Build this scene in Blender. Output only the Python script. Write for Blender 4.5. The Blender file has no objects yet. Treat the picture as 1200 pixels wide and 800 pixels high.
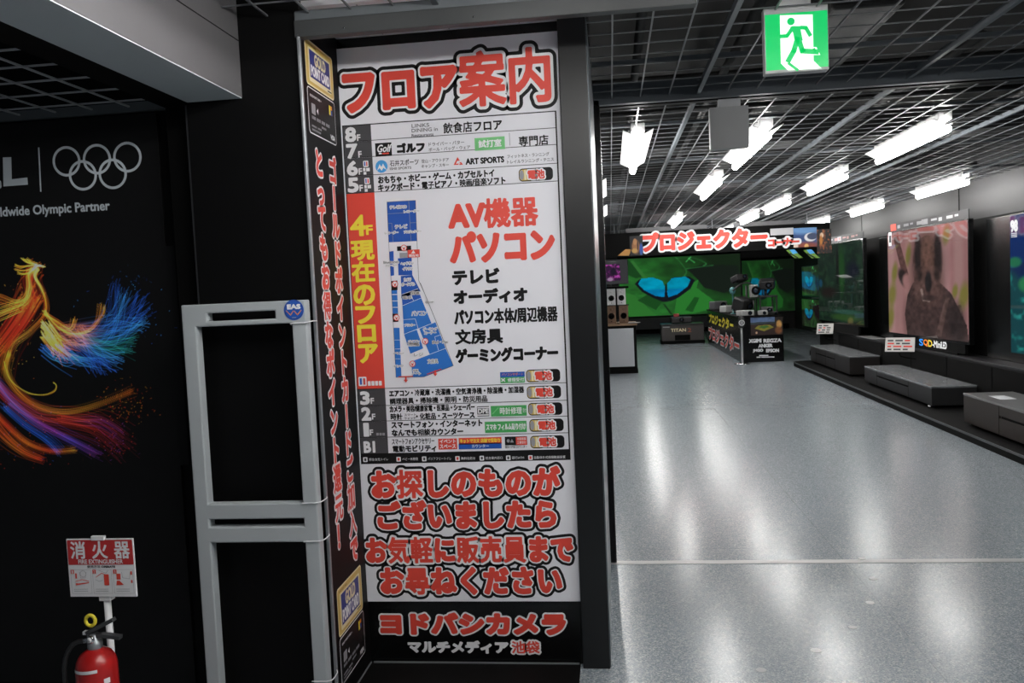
import bpy, bmesh, math, random
import numpy as np
from mathutils import Vector, Matrix
random.seed(7); RNG = np.random.default_rng(11)
S = bpy.context.scene; COL = S.collection

# ---------------------------------------------------------------- camera
EYE = np.array([0.0, 0.0, 1.6])
RIGHT = np.array([0.99217347, 0.11648197, -0.04498609])
UP = np.array([0.0376069, 0.06479205, 0.99718991])
FWD = np.array([-0.11906938, 0.99107716, -0.05990443])
FOCAL = 980.0
cam = bpy.data.objects.new('camera', bpy.data.cameras.new('camera')); COL.objects.link(cam)
cam.matrix_world = Matrix(((RIGHT[0], UP[0], -FWD[0], 0), (RIGHT[1], UP[1], -FWD[1], 0), (RIGHT[2], UP[2], -FWD[2], 1.6), (0, 0, 0, 1)))
cam.data.sensor_width = 36; cam.data.lens = 36 * FOCAL / 1200; cam.data.clip_start = 0.05; cam.data.clip_end = 200
S.camera = cam

# ---------------------------------------------------------------- world, exposure
W = bpy.data.worlds.new('world'); S.world = W; W.use_nodes = True
W.node_tree.nodes['Background'].inputs[0].default_value = (0.80, 0.90, 1.0, 1)
W.node_tree.nodes['Background'].inputs[1].default_value = 0.06
S.view_settings.view_transform = 'Standard'; S.view_settings.look = 'None'
S.view_settings.exposure = 0.42; S.view_settings.gamma = 1.0; S.view_settings.use_curve_mapping = False
TUBE = 40.0            # ceiling lamp tubes
SCREEN = 0.42          # displays
try:
    S.cycles.use_denoising = True; S.cycles.max_bounces = 8
except Exception: pass

# ---------------------------------------------------------------- rays: a pixel of the photo onto a known plane
def ray(x, y): return (x - 600) / FOCAL * RIGHT - (y - 400) / FOCAL * UP + FWD
def on(axis, v, x, y):
    d = ray(x, y); return EYE + d * ((v - EYE[axis]) / d[axis])
class Plane:
    """a flat place: origin o, axes r (reading direction) and u, outward n"""
    def __init__(s, o, r, u=(0, 0, 1)):
        s.o = np.array(o, float); s.r = np.array(r, float); s.r /= np.linalg.norm(s.r)
        s.u = np.array(u, float); s.u /= np.linalg.norm(s.u); s.n = np.cross(s.r, s.u)
    def pt(s, a, b, d=0.0): return tuple(s.o + s.r * a + s.u * b + s.n * d)
    def px(s, x, y):
        d = ray(x, y); t = ((s.o - EYE) @ s.n) / (d @ s.n); p = EYE + d * t - s.o
        return float(p @ s.r), float(p @ s.u)

# ---------------------------------------------------------------- materials
MATS = {}
def M(name, col=(.5, .5, .5), rough=.5, metal=0., emit=0., spec=.5, bump=0., bscale=200., vary=0., vscale=8.):
    if name in MATS: return MATS[name]
    m = bpy.data.materials.new(name); m.use_nodes = True; nt = m.node_tree; p = nt.nodes['Principled BSDF']
    p.inputs['Base Color'].default_value = (*col, 1); p.inputs['Roughness'].default_value = rough
    p.inputs['Metallic'].default_value = metal; p.inputs['Specular IOR Level'].default_value = spec
    if emit:
        p.inputs['Emission Color'].default_value = (*col, 1); p.inputs['Emission Strength'].default_value = emit
    if vary or bump:
        tc = nt.nodes.new('ShaderNodeTexCoord')
    if vary:
        n = nt.nodes.new('ShaderNodeTexNoise'); n.inputs['Scale'].default_value = vscale; n.inputs['Detail'].default_value = 4
        r = nt.nodes.new('ShaderNodeMix'); r.data_type = 'RGBA'
        r.inputs[6].default_value = (*[c * (1 - vary) for c in col], 1); r.inputs[7].default_value = (*[min(1, c * (1 + vary)) for c in col], 1)
        nt.links.new(tc.outputs['Object'], n.inputs['Vector']); nt.links.new(n.outputs['Fac'], r.inputs[0]); nt.links.new(r.outputs[2], p.inputs['Base Color'])
    if bump:
        n = nt.nodes.new('ShaderNodeTexNoise'); n.inputs['Scale'].default_value = bscale
        b = nt.nodes.new('ShaderNodeBump'); b.inputs['Strength'].default_value = bump; b.inputs['Distance'].default_value = .002
        nt.links.new(tc.outputs['Object'], n.inputs['Vector']); nt.links.new(n.outputs['Fac'], b.inputs['Height']); nt.links.new(b.outputs[0], p.inputs['Normal'])
    MATS[name] = m; return m
def picture_material(name, emit=0., rough=.3, tint=1.0):
    """a printed or displayed picture: colours from the mesh's colour attribute"""
    if name in MATS: return MATS[name]
    m = bpy.data.materials.new(name); m.use_nodes = True; nt = m.node_tree; p = nt.nodes['Principled BSDF']
    a = nt.nodes.new('ShaderNodeVertexColor'); a.layer_name = 'picture'
    p.inputs['Roughness'].default_value = rough
    if tint < 1: p.inputs['Specular IOR Level'].default_value = tint
    if emit:
        p.inputs['Base Color'].default_value = (.01, .01, .01, 1)
        nt.links.new(a.outputs[0], p.inputs['Emission Color']); p.inputs['Emission Strength'].default_value = emit
    else: nt.links.new(a.outputs[0], p.inputs['Base Color'])
    MATS[name] = m; return m

BLACK = M('black_paint', (.0028, .0028, .003), .5, spec=.12, vary=.15)
BLACKG = M('black_gloss_board', (.003, .0032, .0034), .24, spec=.35)
BLACKM = M('black_matte', (.003, .003, .003), .7, spec=.1)
PRINTK = M('print_black', (.006, .006, .0065), .5, spec=.25)
WHITE = M('sign_white', (.80, .80, .85), .5)
PRINTW = M('print_white', (.82, .82, .84), .5)
RED = M('print_red', (.72, .060, .038), .5)
YEL = M('print_yellow', (.86, .72, .05), .5)
GREYC = M('print_dark_grey', (.055, .055, .06), .5)
GRN = M('print_green', (.06, .38, .10), .5)
LGRN = M('print_light_green', (.17, .55, .20), .5)
BLU = M('print_blue', (.01, .085, .42), .5)
BLU2 = M('print_mid_blue', (.02, .16, .55), .5)
SKYB = M('print_sky_blue', (.06, .35, .75), .5)
GOLD = M('print_gold', (.62, .44, .10), .4)
PALEG = M('print_pale_gold', (.80, .72, .45), .4)
NAVY = M('print_navy', (.03, .04, .22), .45)
MIDG = M('print_mid_grey', (.30, .30, .32), .5)
ORNG = M('print_orange', (.80, .25, .03), .5)
STEEL = M('grey_metal', (.34, .36, .38), .35, .6)
CHROME = M('chrome', (.6, .6, .62), .18, 1.)
GATEM = M('gate_grey', (.38, .41, .425), .5, bump=.05, vary=.04)
BEAMM = M('beam_grey', (.105, .102, .106), .5, vary=.06, vscale=3)
FASC = M('fascia_grey', (.042, .045, .046), .5, vary=.08)
FASC2 = M('fascia_light', (.10, .112, .12), .5, vary=.08)
GRIDM = M('grid_bar', (.15, .155, .165), .4, .3)
RUNM = M('grid_runner', (.10, .115, .13), .45, .2)
PLEN = M('plenum_dark', (.012, .0115, .011), .9, vary=.5, vscale=1.5)
DUCT = M('duct_grey', (.022, .022, .022), .6, vary=.3, vscale=5)
WALLG = M('wall_grey', (.021, .021, .022), .6, vary=.05, vscale=2)
DARKW = M('dark_wall', (.018, .018, .018), .6, vary=.2)
def picture_white(): return M('lamp_white', (.85, .85, .85), .5)

# ---------------------------------------------------------------- mesh builder
class MB:
    def __init__(s): s.v = []; s.f = []; s.m = []; s.mats = []; s.smooth = []
    def mi(s, mat):
        if mat not in s.mats: s.mats.append(mat)
        return s.mats.index(mat)
    def add(s, vs, fs, mat, smooth=False):
        o = len(s.v); k = s.mi(mat); s.v += [tuple(map(float, p)) for p in vs]
        for f in fs: s.f.append(tuple(i + o for i in f)); s.m.append(k); s.smooth.append(smooth)
        return s
    def box(s, x0, x1, y0, y1, z0, z1, mat, c=0.0):
        x0, x1 = sorted((x0, x1)); y0, y1 = sorted((y0, y1)); z0, z1 = sorted((z0, z1))
        bm = bmesh.new(); bmesh.ops.create_cube(bm, size=1)
        for v in bm.verts: v.co = ((x0 + x1) / 2 + v.co.x * (x1 - x0), (y0 + y1) / 2 + v.co.y * (y1 - y0), (z0 + z1) / 2 + v.co.z * (z1 - z0))
        if c: bmesh.ops.bevel(bm, geom=list(bm.edges), offset=c, segments=2, affect='EDGES', profile=.5)
        s.bm(bm, mat); return s
    def obox(s, pl, a0, a1, b0, b1, d0, d1, mat, c=0.0):
        """box on a Plane: a along, b up, d out"""
        bm = bmesh.new(); bmesh.ops.create_cube(bm, size=1)
        for v in bm.verts: v.co = ((a0 + a1) / 2 + v.co.x * (a1 - a0), (b0 + b1) / 2 + v.co.y * (b1 - b0), (d0 + d1) / 2 + v.co.z * (d1 - d0))
        if c: bmesh.ops.bevel(bm, geom=list(bm.edges), offset=c, segments=2, affect='EDGES', profile=.5)
        for v in bm.verts: v.co = pl.pt(*v.co)
        s.bm(bm, mat); return s
    def bm(s, bm, mat, smooth=False):
        bm.verts.index_update(); bmesh.ops.recalc_face_normals(bm, faces=list(bm.faces))
        s.add([v.co[:] for v in bm.verts], [[v.index for v in f.verts] for f in bm.faces], mat, smooth); bm.free(); return s
    def lathe(s, c, prof, mat, n=24, smooth=True, axis=None):
        c = Vector(c); q = Vector((0, 0, 1)).rotation_difference(Vector(axis)) if axis is not None else None
        vs = []; fs = []
        for r, z in prof:
            for k in range(n):
                p = Vector((r * math.cos(k * math.tau / n), r * math.sin(k * math.tau / n), z))
                vs.append((q @ p if q else p) + c)
        for i in range(len(prof) - 1):
            for k in range(n):
                j = (k + 1) % n; fs.append((i * n + k, i * n + j, (i + 1) * n + j, (i + 1) * n + k))
        fs.append(tuple(range(n - 1, -1, -1))); fs.append(tuple((len(prof) - 1) * n + k for k in range(n)))
        return s.add(vs, fs, mat, smooth)
    def cyl(s, p0, p1, r, mat, n=16, r2=None):
        d = Vector(p1) - Vector(p0); return s.lathe(p0, [(r, 0), (r if r2 is None else r2, d.length)], mat, n, True, d)
    def tube(s, pts, r, mat, n=8, sub=6):
        P = [Vector(p) for p in pts]; Q = []
        for i in range(len(P) - 1):
            a = P[max(i - 1, 0)]; b = P[i]; c = P[i + 1]; d = P[min(i + 2, len(P) - 1)]
            for k in range(sub):
                t = k / sub; Q.append(.5 * ((2 * b) + (c - a) * t + (2 * a - 5 * b + 4 * c - d) * t * t + (3 * b - a - 3 * c + d) * t ** 3))
        Q.append(P[-1]); vs = []; fs = []; up = Vector((0.31, 0.2, .93))
        for i, p in enumerate(Q):
            t = (Q[min(i + 1, len(Q) - 1)] - Q[max(i - 1, 0)]).normalized(); x = t.cross(up)
            x = x.normalized() if x.length > 1e-4 else Vector((1, 0, 0)); y = t.cross(x)
            for k in range(n): vs.append(p + x * r * math.cos(k * math.tau / n) + y * r * math.sin(k * math.tau / n))
        for i in range(len(Q) - 1):
            for k in range(n): j = (k + 1) % n; fs.append((i * n + k, i * n + j, (i + 1) * n + j, (i + 1) * n + k))
        fs.append(tuple(range(n - 1, -1, -1))); fs.append(tuple((len(Q) - 1) * n + k for k in range(n)))
        return s.add(vs, fs, mat, True)
    # ---- flat print on a Plane
    def cells(s, pl, A, B, fill, d0, d1, mat, c=0.0):
        """a plate cut like a stencil: cells (i, j) of the grid A x B are solid"""
        bm = bmesh.new(); V = {}
        def g(i, j):
            if (i, j) not in V: V[(i, j)] = bm.verts.new((A[i], B[j], d0))
            return V[(i, j)]
        for i, j in sorted(fill): bm.faces.new((g(i, j), g(i + 1, j), g(i + 1, j + 1), g(i, j + 1)))
        r = bmesh.ops.extrude_face_region(bm, geom=list(bm.faces))
        for e in r['geom']:
            if isinstance(e, bmesh.types.BMVert): e.co.z = d1
        bmesh.ops.recalc_face_normals(bm, faces=list(bm.faces))
        if c:
            ed = [e for e in bm.edges if len(e.link_faces) == 2 and e.link_faces[0].normal.angle(e.link_faces[1].normal, 0) > .5]
            bmesh.ops.bevel(bm, geom=ed, offset=c, segments=2, affect='EDGES', profile=.5)
        for v in bm.verts: v.co = pl.pt(*v.co)
        return s.bm(bm, mat)
    def rect(s, pl, a0, a1, b0, b1, d, mat, rad=0.0, n=5):
        if a0 > a1: a0, a1 = a1, a0
        if b0 > b1: b0, b1 = b1, b0
        if not rad: P = [(a0, b0), (a1, b0), (a1, b1), (a0, b1)]
        else:
            P = []
            for cx, cy, t0 in ((a1 - rad, b0 + rad, -90), (a1 - rad, b1 - rad, 0), (a0 + rad, b1 - rad, 90), (a0 + rad, b0 + rad, 180)):
                for k in range(n + 1):
                    t = math.radians(t0 + 90 * k / n); P.append((cx + rad * math.cos(t), cy + rad * math.sin(t)))
        return s.poly(pl, P, d, mat)
    def poly(s, pl, P, d, mat):
        return s.add([pl.pt(a, b, d) for a, b in P], [tuple(range(len(P)))], mat)
    def disc(s, pl, a, b, r, d, mat, n=24, ry=None):
        return s.poly(pl, [(a + r * math.cos(k * math.tau / n), b + (ry or r) * math.sin(k * math.tau / n)) for k in range(n)], d, mat)
    def ring(s, pl, a, b, r, w, d, mat, n=40):
        vs = []; fs = []
        for k in range(n):
            t = k * math.tau / n
            for q in (r - w / 2, r + w / 2): vs.append(pl.pt(a + q * math.cos(t), b + q * math.sin(t), d))
        for k in range(n): j = (k + 1) % n; fs.append((2 * k, 2 * k + 1, 2 * j + 1, 2 * j))
        return s.add(vs, fs, mat)
    def line(s, pl, pts, w, d, mat):
        for (a, b), (c, e) in zip(pts, pts[1:]):
            L = math.hypot(c - a, e - b) or 1; nx, ny = -(e - b) / L * w / 2, (c - a) / L * w / 2
            ex, ey = (c - a) / L * w * .3, (e - b) / L * w * .3
            s.poly(pl, [(a + nx - ex, b + ny - ey), (a - nx - ex, b - ny - ey), (c - nx + ex, e - ny + ey), (c + nx + ex, e + ny + ey)], d, mat)
        return s
    def build(s, name, parent=None, loc=(0, 0, 0)):
        base = np.array(BASE[parent.name]) if parent else np.array(loc, float)
        me = bpy.data.meshes.new(name)
        V = (np.array(s.v, float).reshape(-1, 3) - base)
        me.from_pydata(V.tolist(), [], s.f)
        for m in s.mats: me.materials.append(m)
        me.polygons.foreach_set('material_index', s.m); me.polygons.foreach_set('use_smooth', s.smooth); me.update()
        o = bpy.data.objects.new(name, me); COL.objects.link(o)
        if parent: o.parent = parent
        else: o.location = base
        BASE[o.name] = tuple(base)
        return o
BASE = {}
def tag(o, label, cat, group=None):
    o['label'] = label; o['category'] = cat
    if group: o['group'] = group
    return o
def thing(name, label, cat, loc=(0, 0, 0), group=None):
    o = bpy.data.objects.new(name, None); COL.objects.link(o); o.location = loc; o.empty_display_size = .1
    BASE[o.name] = tuple(loc); return tag(o, label, cat, group)
def struct(mb, name):
    o = mb.build(name); o['kind'] = 'structure'; return o
def copy_thing(root, delta, label, group=None):
    r = root.copy(); COL.objects.link(r); r.location = Vector(root.location) + Vector(delta); r['label'] = label
    if group: r['group'] = group
    for ch in root.children:
        c = ch.copy(); COL.objects.link(c); c.parent = r
        for g in ch.children:
            d = g.copy(); COL.objects.link(d); d.parent = c
    return r

# ---------------------------------------------------------------- lettering (Blender's built-in font only)
_G = {}
def _mesh_of(t):
    cu = bpy.data.curves.new('t', 'FONT'); cu.body = t; cu.size = 1; cu.resolution_u = 3
    o = bpy.data.objects.new('t', cu); COL.objects.link(o)
    me = bpy.data.meshes.new_from_object(o.evaluated_get(bpy.context.evaluated_depsgraph_get()))
    bm = bmesh.new(); bm.from_mesh(me); bmesh.ops.remove_doubles(bm, verts=list(bm.verts), dist=1e-5); bm.verts.index_update()
    V = np.array([v.co[:2] for v in bm.verts]).reshape(-1, 2); F = [[v.index for v in f.verts] for f in bm.faces]
    Ed = [(e.verts[0].index, e.verts[1].index) for e in bm.edges if len(e.link_faces) == 1]
    bm.free(); bpy.data.objects.remove(o); bpy.data.curves.remove(cu); bpy.data.meshes.remove(me); return V, F, Ed
def glyph(ch):
    if ch not in _G:
        if ch in ' 　': _G[ch] = (np.zeros((0, 2)), [], [], .28 if ch == ' ' else .7)
        else:
            V, F, Ed = _mesh_of(ch); V2 = _mesh_of(ch + ch)[0]
            _G[ch] = (V, F, Ed, float(np.ptp(V2[:, 0]) - np.ptp(V[:, 0])) if len(V) else .5)
    return _G[ch]
def layout(text, spacing=1.0, vertical=False, scale=None):
    out = []; x = 0.0; y = 0.0
    for i, ch in enumerate(text):
        V, F, Ed, adv = glyph(ch)
        V = V.copy(); k = scale[i] if scale else 1.0
        if vertical and len(V):
            c = (V.max(0) + V.min(0)) / 2
            if ch == 'ー': V = np.stack([V[:, 1], -V[:, 0]], 1); V = V - (V.max(0) + V.min(0)) / 2
            else: V = V - np.array([adv / 2, .38])
            V = V + [0, y]; y -= glyph('の')[3] * spacing * (.85 if ch in 'っゃ！' else 1)
        else:
            V = V * k + [x, 0]; x += adv * spacing * k
        out.append((ch, V, F, Ed))
    return out
def kanji(ch): return '\u4e00' <= ch <= '\u9fff'
def fat(mb, pl, Q, Ed, r, d, mat, res):
    """a glyph fattened by r: the level set of the distance to its outline, as one clean flat shape"""
    lo = Q.min(0) - r * 1.15; hi = Q.max(0) + r * 1.15; h = float((hi - lo).max()) / res; n = np.ceil((hi - lo) / h).astype(int) + 1
    gx = lo[0] + h * np.arange(n[0]); gy = lo[1] + h * np.arange(n[1]); PX, PY = np.meshgrid(gx, gy); P = np.stack([PX.ravel(), PY.ravel()], 1)
    Ei = np.array(Ed); A = Q[Ei[:, 0]]; B = Q[Ei[:, 1]]; AB = B - A; L2 = np.maximum((AB ** 2).sum(1), 1e-14)
    D = np.full(len(P), 1e9); ins = np.zeros(len(P), bool)
    for k in range(0, len(A), 40):
        a, b, ab, l2 = A[k:k + 40], B[k:k + 40], AB[k:k + 40], L2[k:k + 40]
        v = P[:, None] - a; t = np.clip((v * ab).sum(2) / l2, 0, 1); w = v - t[..., None] * ab; D = np.minimum(D, (w ** 2).sum(2).min(1))
        c = (a[:, 1] > P[:, None, 1]) != (b[:, 1] > P[:, None, 1]); dy = np.where(np.abs(ab[:, 1]) < 1e-14, 1e-14, ab[:, 1])
        ins ^= (c & (P[:, None, 0] < ab[:, 0] * (P[:, None, 1] - a[:, 1]) / dy + a[:, 0])).sum(1) % 2 == 1
    f = (np.sqrt(D) * np.where(ins, -1, 1) - r).reshape(n[1], n[0]); neg = f < 0
    cnt = neg[:-1, :-1].astype(int) + neg[1:, :-1] + neg[:-1, 1:] + neg[1:, 1:]; vs = []; fs = []
    for j in range(n[1] - 1):
        row = cnt[j]; i = 0
        while i < n[0] - 1:
            if row[i] == 4:
                i2 = i
                while i2 < n[0] - 1 and row[i2] == 4: i2 += 1
                o = len(vs); vs += [(gx[i], gy[j]), (gx[i2], gy[j]), (gx[i2], gy[j + 1]), (gx[i], gy[j + 1])]; fs.append((o, o + 1, o + 2, o + 3)); i = i2; continue
            if row[i]:
                C = ((i, j), (i + 1, j), (i + 1, j + 1), (i, j + 1)); poly = []
                for q in range(4):
                    (x0, y0), (x1, y1) = C[q], C[(q + 1) % 4]; u, w = f[y0, x0], f[y1, x1]
                    if u < 0: poly.append((gx[x0], gy[y0]))
                    if (u < 0) != (w < 0): t = u / (u - w); poly.append((gx[x0] + t * (gx[x1] - gx[x0]), gy[y0] + t * (gy[y1] - gy[y0])))
                if len(poly) > 2: o = len(vs); vs += poly; fs.append(tuple(range(o, o + len(poly))))
            i += 1
    mb.add([pl.pt(a, b, d) for a, b in vs], fs, mat)
def text(mb, pl, s, a0, a1, b0, b1, layers, d=.0006, spacing=1.0, vertical=False, scale=None, slant=0.0, kk=.55, disc=8):
    """letter s into a rectangle of a Plane; layers = [(material, stroke radius in m), ...] from the bottom up"""
    L = layout(s, spacing, vertical, scale)
    A = np.concatenate([V for _, V, _, _ in L if len(V)]); lo = A.min(0); hi = A.max(0); sz = np.maximum(hi - lo, 1e-6)
    k = np.array([(a1 - a0) / sz[0], (b1 - b0) / sz[1]])
    for li, (mat, rad) in enumerate(layers):
        dd = d + li * .0006
        for ch, V, F, Ed in L:
            if not len(V): continue
            Q = (V - lo) * k + [a0, b0]
            if slant: Q[:, 0] += (Q[:, 1] - b0) * slant
            r = rad * (kk if li == len(layers) - 1 and kanji(ch) else 1)
            if r > 0: fat(mb, pl, Q, Ed, r, dd, mat, 64 if b1 - b0 > .05 or vertical else 36)
            else: mb.add([pl.pt(a, b, dd) for a, b in Q], F, mat)
    return mb
def tpx(mb, pl, s, x0, y0, x1, y1, h, layers, **kw):
    """lettering whose middle line runs from photo pixel (x0,y0) to (x1,y1), h pixels tall"""
    A = pl.px(x0, y0); B = pl.px(x1, y1); H = abs(pl.px((x0 + x1) / 2, (y0 + y1) / 2 - h / 2)[1] - pl.px((x0 + x1) / 2, (y0 + y1) / 2 + h / 2)[1])
    z = (A[1] + B[1]) / 2
    return text(mb, pl, s, A[0], B[0], z - H / 2, z + H / 2, layers, **kw)
def rpx(mb, pl, x0, y0, x1, y1, mat, d=.0006, rad=0.0):
    A = pl.px(x0, y0); B = pl.px(x1, y1); return mb.rect(pl, A[0], B[0], B[1], A[1], d, mat, rad)

# ---------------------------------------------------------------- pictures (colour per vertex of a fine grid)
class Canvas:
    def __init__(s, w, h, bg=(0, 0, 0)):
        s.w, s.h = w, h; s.c = np.zeros((h, w, 3)) + np.array(bg); s.X, s.Y = np.meshgrid((np.arange(w) + .5) / w, (np.arange(h) + .5) / h)
    def mask(s, P):
        P = np.array(P, float); ins = np.zeros((s.h, s.w), bool); j = len(P) - 1
        for i in range(len(P)):
            xi, yi = P[i]; xj, yj = P[j]
            c = ((yi > s.Y) != (yj > s.Y)) & (s.X < (xj - xi) * (s.Y - yi) / ((yj - yi) or 1e-9) + xi); ins ^= c; j = i
        return ins
    def blend(s, m, col): s.c = s.c * (1 - m[..., None]) + np.array(col) * m[..., None]
    def poly(s, P, col): s.blend(s.mask(P).astype(float), col)
    def ell(s, x, y, rx, ry, col, soft=.15, rot=0.0, amt=1.0):
        c, n = math.cos(rot), math.sin(rot); u = ((s.X - x) * c + (s.Y - y) * n) / rx; v = (-(s.X - x) * n + (s.Y - y) * c) / ry
        q = np.sqrt(u * u + v * v); s.blend(np.clip((1 - q) / soft + .5, 0, 1) * amt, col)
    def noise(s, n, seed=0, oct=3):
        r = np.random.default_rng(seed); out = np.zeros((s.h, s.w)); amp = 1.0; tot = 0
        for o in range(oct):
            k = n * 2 ** o; g = r.random((k + 2, k + 2)); fx = s.X * k; fy = s.Y * k; i = fx.astype(int); j = fy.astype(int); a = fx - i; b = fy - j
            a = a * a * (3 - 2 * a); b = b * b * (3 - 2 * b)
            out += amp * ((g[j, i] * (1 - a) + g[j, i + 1] * a) * (1 - b) + (g[j + 1, i] * (1 - a) + g[j + 1, i + 1] * a) * b); tot += amp; amp *= .5
        return out / tot
    def stroke(s, pts, cols, r0, r1=None, amt=1.0, n=140):
        """add a soft glowing filament along a smooth path; pts in 0..1, cols = colour stops"""
        P = np.array(pts, float); K = len(P); t = np.linspace(0, K - 1 - 1e-6, n); i = t.astype(int); f = (t - i)[:, None]
        a = P[np.maximum(i - 1, 0)]; b = P[i]; c = P[np.minimum(i + 1, K - 1)]; d = P[np.minimum(i + 2, K - 1)]
        Q = .5 * (2 * b + (c - a) * f + (2 * a - 5 * b + 4 * c - d) * f ** 2 + (3 * b - a - 3 * c + d) * f ** 3)
        C = np.array(cols, float); tt = np.linspace(0, len(C) - 1 - 1e-6, n); ii = tt.astype(int); ff = (tt - ii)[:, None]
        CC = C[ii] * (1 - ff) + C[np.minimum(ii + 1, len(C) - 1)] * ff
        x = Q[:, 0] * s.w; y = Q[:, 1] * s.h; rr = np.linspace(r0, r0 if r1 is None else r1, n); R = int(math.ceil(max(rr) * 2))
        for dx in range(-R, R + 1):
            for dy in range(-R, R + 1):
                px = np.floor(x).astype(int) + dx; py = np.floor(y).astype(int) + dy
                g = np.exp(-((px + .5 - x) ** 2 + (py + .5 - y) ** 2) / (rr ** 2)) * amt; ok = (px >= 0) & (px < s.w) & (py >= 0) & (py < s.h) & (g > .01)
                np.add.at(s.c, (py[ok], px[ok]), CC[ok] * g[ok][:, None])
def picture(name, cv, pl, a0, a1, b0, b1, d, mat, parent):
    """the canvas as a flat print or screen image; canvas row 0 is the top"""
    w, h = cv.w, cv.h
    A = a0 + (a1 - a0) * np.arange(w) / (w - 1); B = b1 + (b0 - b1) * np.arange(h) / (h - 1); AA, BB = np.meshgrid(A, B)
    V = (pl.o + AA[..., None] * pl.r + BB[..., None] * pl.u + d * pl.n).reshape(-1, 3) - np.array(BASE[parent.name])
    idx = np.arange(w * h).reshape(h, w); F = np.stack([idx[1:, :-1], idx[1:, 1:], idx[:-1, 1:], idx[:-1, :-1]], -1).reshape(-1, 4)
    me = bpy.data.meshes.new(name); me.vertices.add(len(V)); me.vertices.foreach_set('co', V.ravel()); me.loops.add(F.size); me.loops.foreach_set('vertex_index', F.ravel())
    me.polygons.add(len(F)); me.polygons.foreach_set('loop_start', np.arange(0, F.size, 4)); me.update(calc_edges=True)
    at = me.color_attributes.new('picture', 'FLOAT_COLOR', 'POINT'); C = np.ones((w * h, 4)); C[:, :3] = np.clip(cv.c.reshape(-1, 3), 0, 4)
    at.data.foreach_set('color', C.ravel()); me.materials.append(mat)
    o = bpy.data.objects.new(name, me); COL.objects.link(o); o.parent = parent; BASE[o.name] = BASE[parent.name]; return o

# ================================================================ THE SETTING
def floor_material():
    m = bpy.data.materials.new('terrazzo'); m.use_nodes = True; nt = m.node_tree; N = nt.nodes; L = nt.links; p = N['Principled BSDF']
    tc = N.new('ShaderNodeTexCoord')
    v = N.new('ShaderNodeTexVoronoi'); v.inputs['Scale'].default_value = 185; L.new(tc.outputs['Object'], v.inputs['Vector'])
    sep = N.new('ShaderNodeSeparateColor'); L.new(v.outputs['Color'], sep.inputs[0])
    r = N.new('ShaderNodeValToRGB'); e = r.color_ramp.elements; r.color_ramp.interpolation = 'CONSTANT'
    e[0].position = 0; e[0].color = (.175, .21, .24, 1); e[1].position = .30; e[1].color = (.265, .305, .335, 1)
    for q, c in ((.62, (.345, .38, .405)), (.88, (.50, .53, .55))):
        k = e.new(q); k.color = (*c, 1)
    L.new(sep.outputs[0], r.inputs[0])
    br = N.new('ShaderNodeTexBrick'); br.offset = 0; br.inputs['Scale'].default_value = 1; br.inputs['Brick Width'].default_value = 1.8; br.inputs['Row Height'].default_value = 1.8
    br.inputs['Mortar Size'].default_value = .0022; br.inputs['Color1'].default_value = br.inputs['Color2'].default_value = (1, 1, 1, 1); br.inputs['Mortar'].default_value = (.62, .62, .64, 1)
    mp = N.new('ShaderNodeMapping'); mp.inputs['Location'].default_value = (.55, .35, 0); L.new(tc.outputs['Object'], mp.inputs[0]); L.new(mp.outputs[0], br.inputs['Vector'])
    mx = N.new('ShaderNodeMix'); mx.data_type = 'RGBA'; mx.blend_type = 'MULTIPLY'; mx.inputs[0].default_value = 1
    L.new(r.outputs[0], mx.inputs[6]); L.new(br.outputs['Color'], mx.inputs[7]); L.new(mx.outputs[2], p.inputs['Base Color'])
    n = N.new('ShaderNodeTexNoise'); n.inputs['Scale'].default_value = 3; n.inputs['Detail'].default_value = 3; L.new(tc.outputs['Object'], n.inputs['Vector'])
    mr = N.new('ShaderNodeMapRange'); mr.inputs[3].default_value = .19; mr.inputs[4].default_value = .25; L.new(n.outputs['Fac'], mr.inputs[0]); L.new(mr.outputs[0], p.inputs['Roughness'])
    n2 = N.new('ShaderNodeTexNoise'); n2.inputs['Scale'].default_value = 2.2; n2.inputs['Detail'].default_value = 2; L.new(tc.outputs['Object'], n2.inputs['Vector'])
    b = N.new('ShaderNodeBump'); b.inputs['Strength'].default_value = .16; b.inputs['Distance'].default_value = .004; L.new(n2.outputs['Fac'], b.inputs['Height']); L.new(b.outputs[0], p.inputs['Normal'])
    p.inputs['Specular IOR Level'].default_value = .6
    return m
CEIL = 2.65
b = MB(); b.box(-5, 6, -3, 28.2, -.1, 0, floor_material()); struct(b, 'floor')
b = MB(); b.box(-5, 6, -3, 28.2, 3.45, 3.55, PLEN); struct(b, 'ceiling')
# open ceiling grid of thin bars with wider runners
b = MB(); hid = 0
def bar(x0, x1, y0, y1, z0, z1, m): b.add([(x0, y0, z0), (x1, y0, z0), (x1, y1, z0), (x0, y1, z0), (x0, y0, z1), (x1, y0, z1), (x1, y1, z1), (x0, y1, z1)], [(0, 3, 2, 1), (4, 5, 6, 7), (0, 1, 5, 4), (1, 2, 6, 5), (2, 3, 7, 6), (3, 0, 4, 7)], m)
for i in range(-10, 27):
    x = .048 + .1583 * i
    run = (i - 3) % 7 == 0
    w = .011 if run else .0035; z0, z1 = (CEIL - .010, CEIL + .02) if run else (CEIL, CEIL + .006)
    for y0, y1 in (((-1, 3.03), (4.98, 28)) if x < -.06 else ((-1, 4.80), (4.93, 28))): bar(x - w, x + w, y0, y1, z0, z1, RUNM if run else GRIDM)
for j in range(0, 166):
    y = -.9 + .1735 * j
    if abs(y - 4.86) < .1: continue
    bar(-.06 if 3.03 < y < 4.98 else -1.34 if y < 3.03 else -4.8, 4.33, y - .0035, y + .0035, CEIL + .0065, CEIL + .011, GRIDM)
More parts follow.
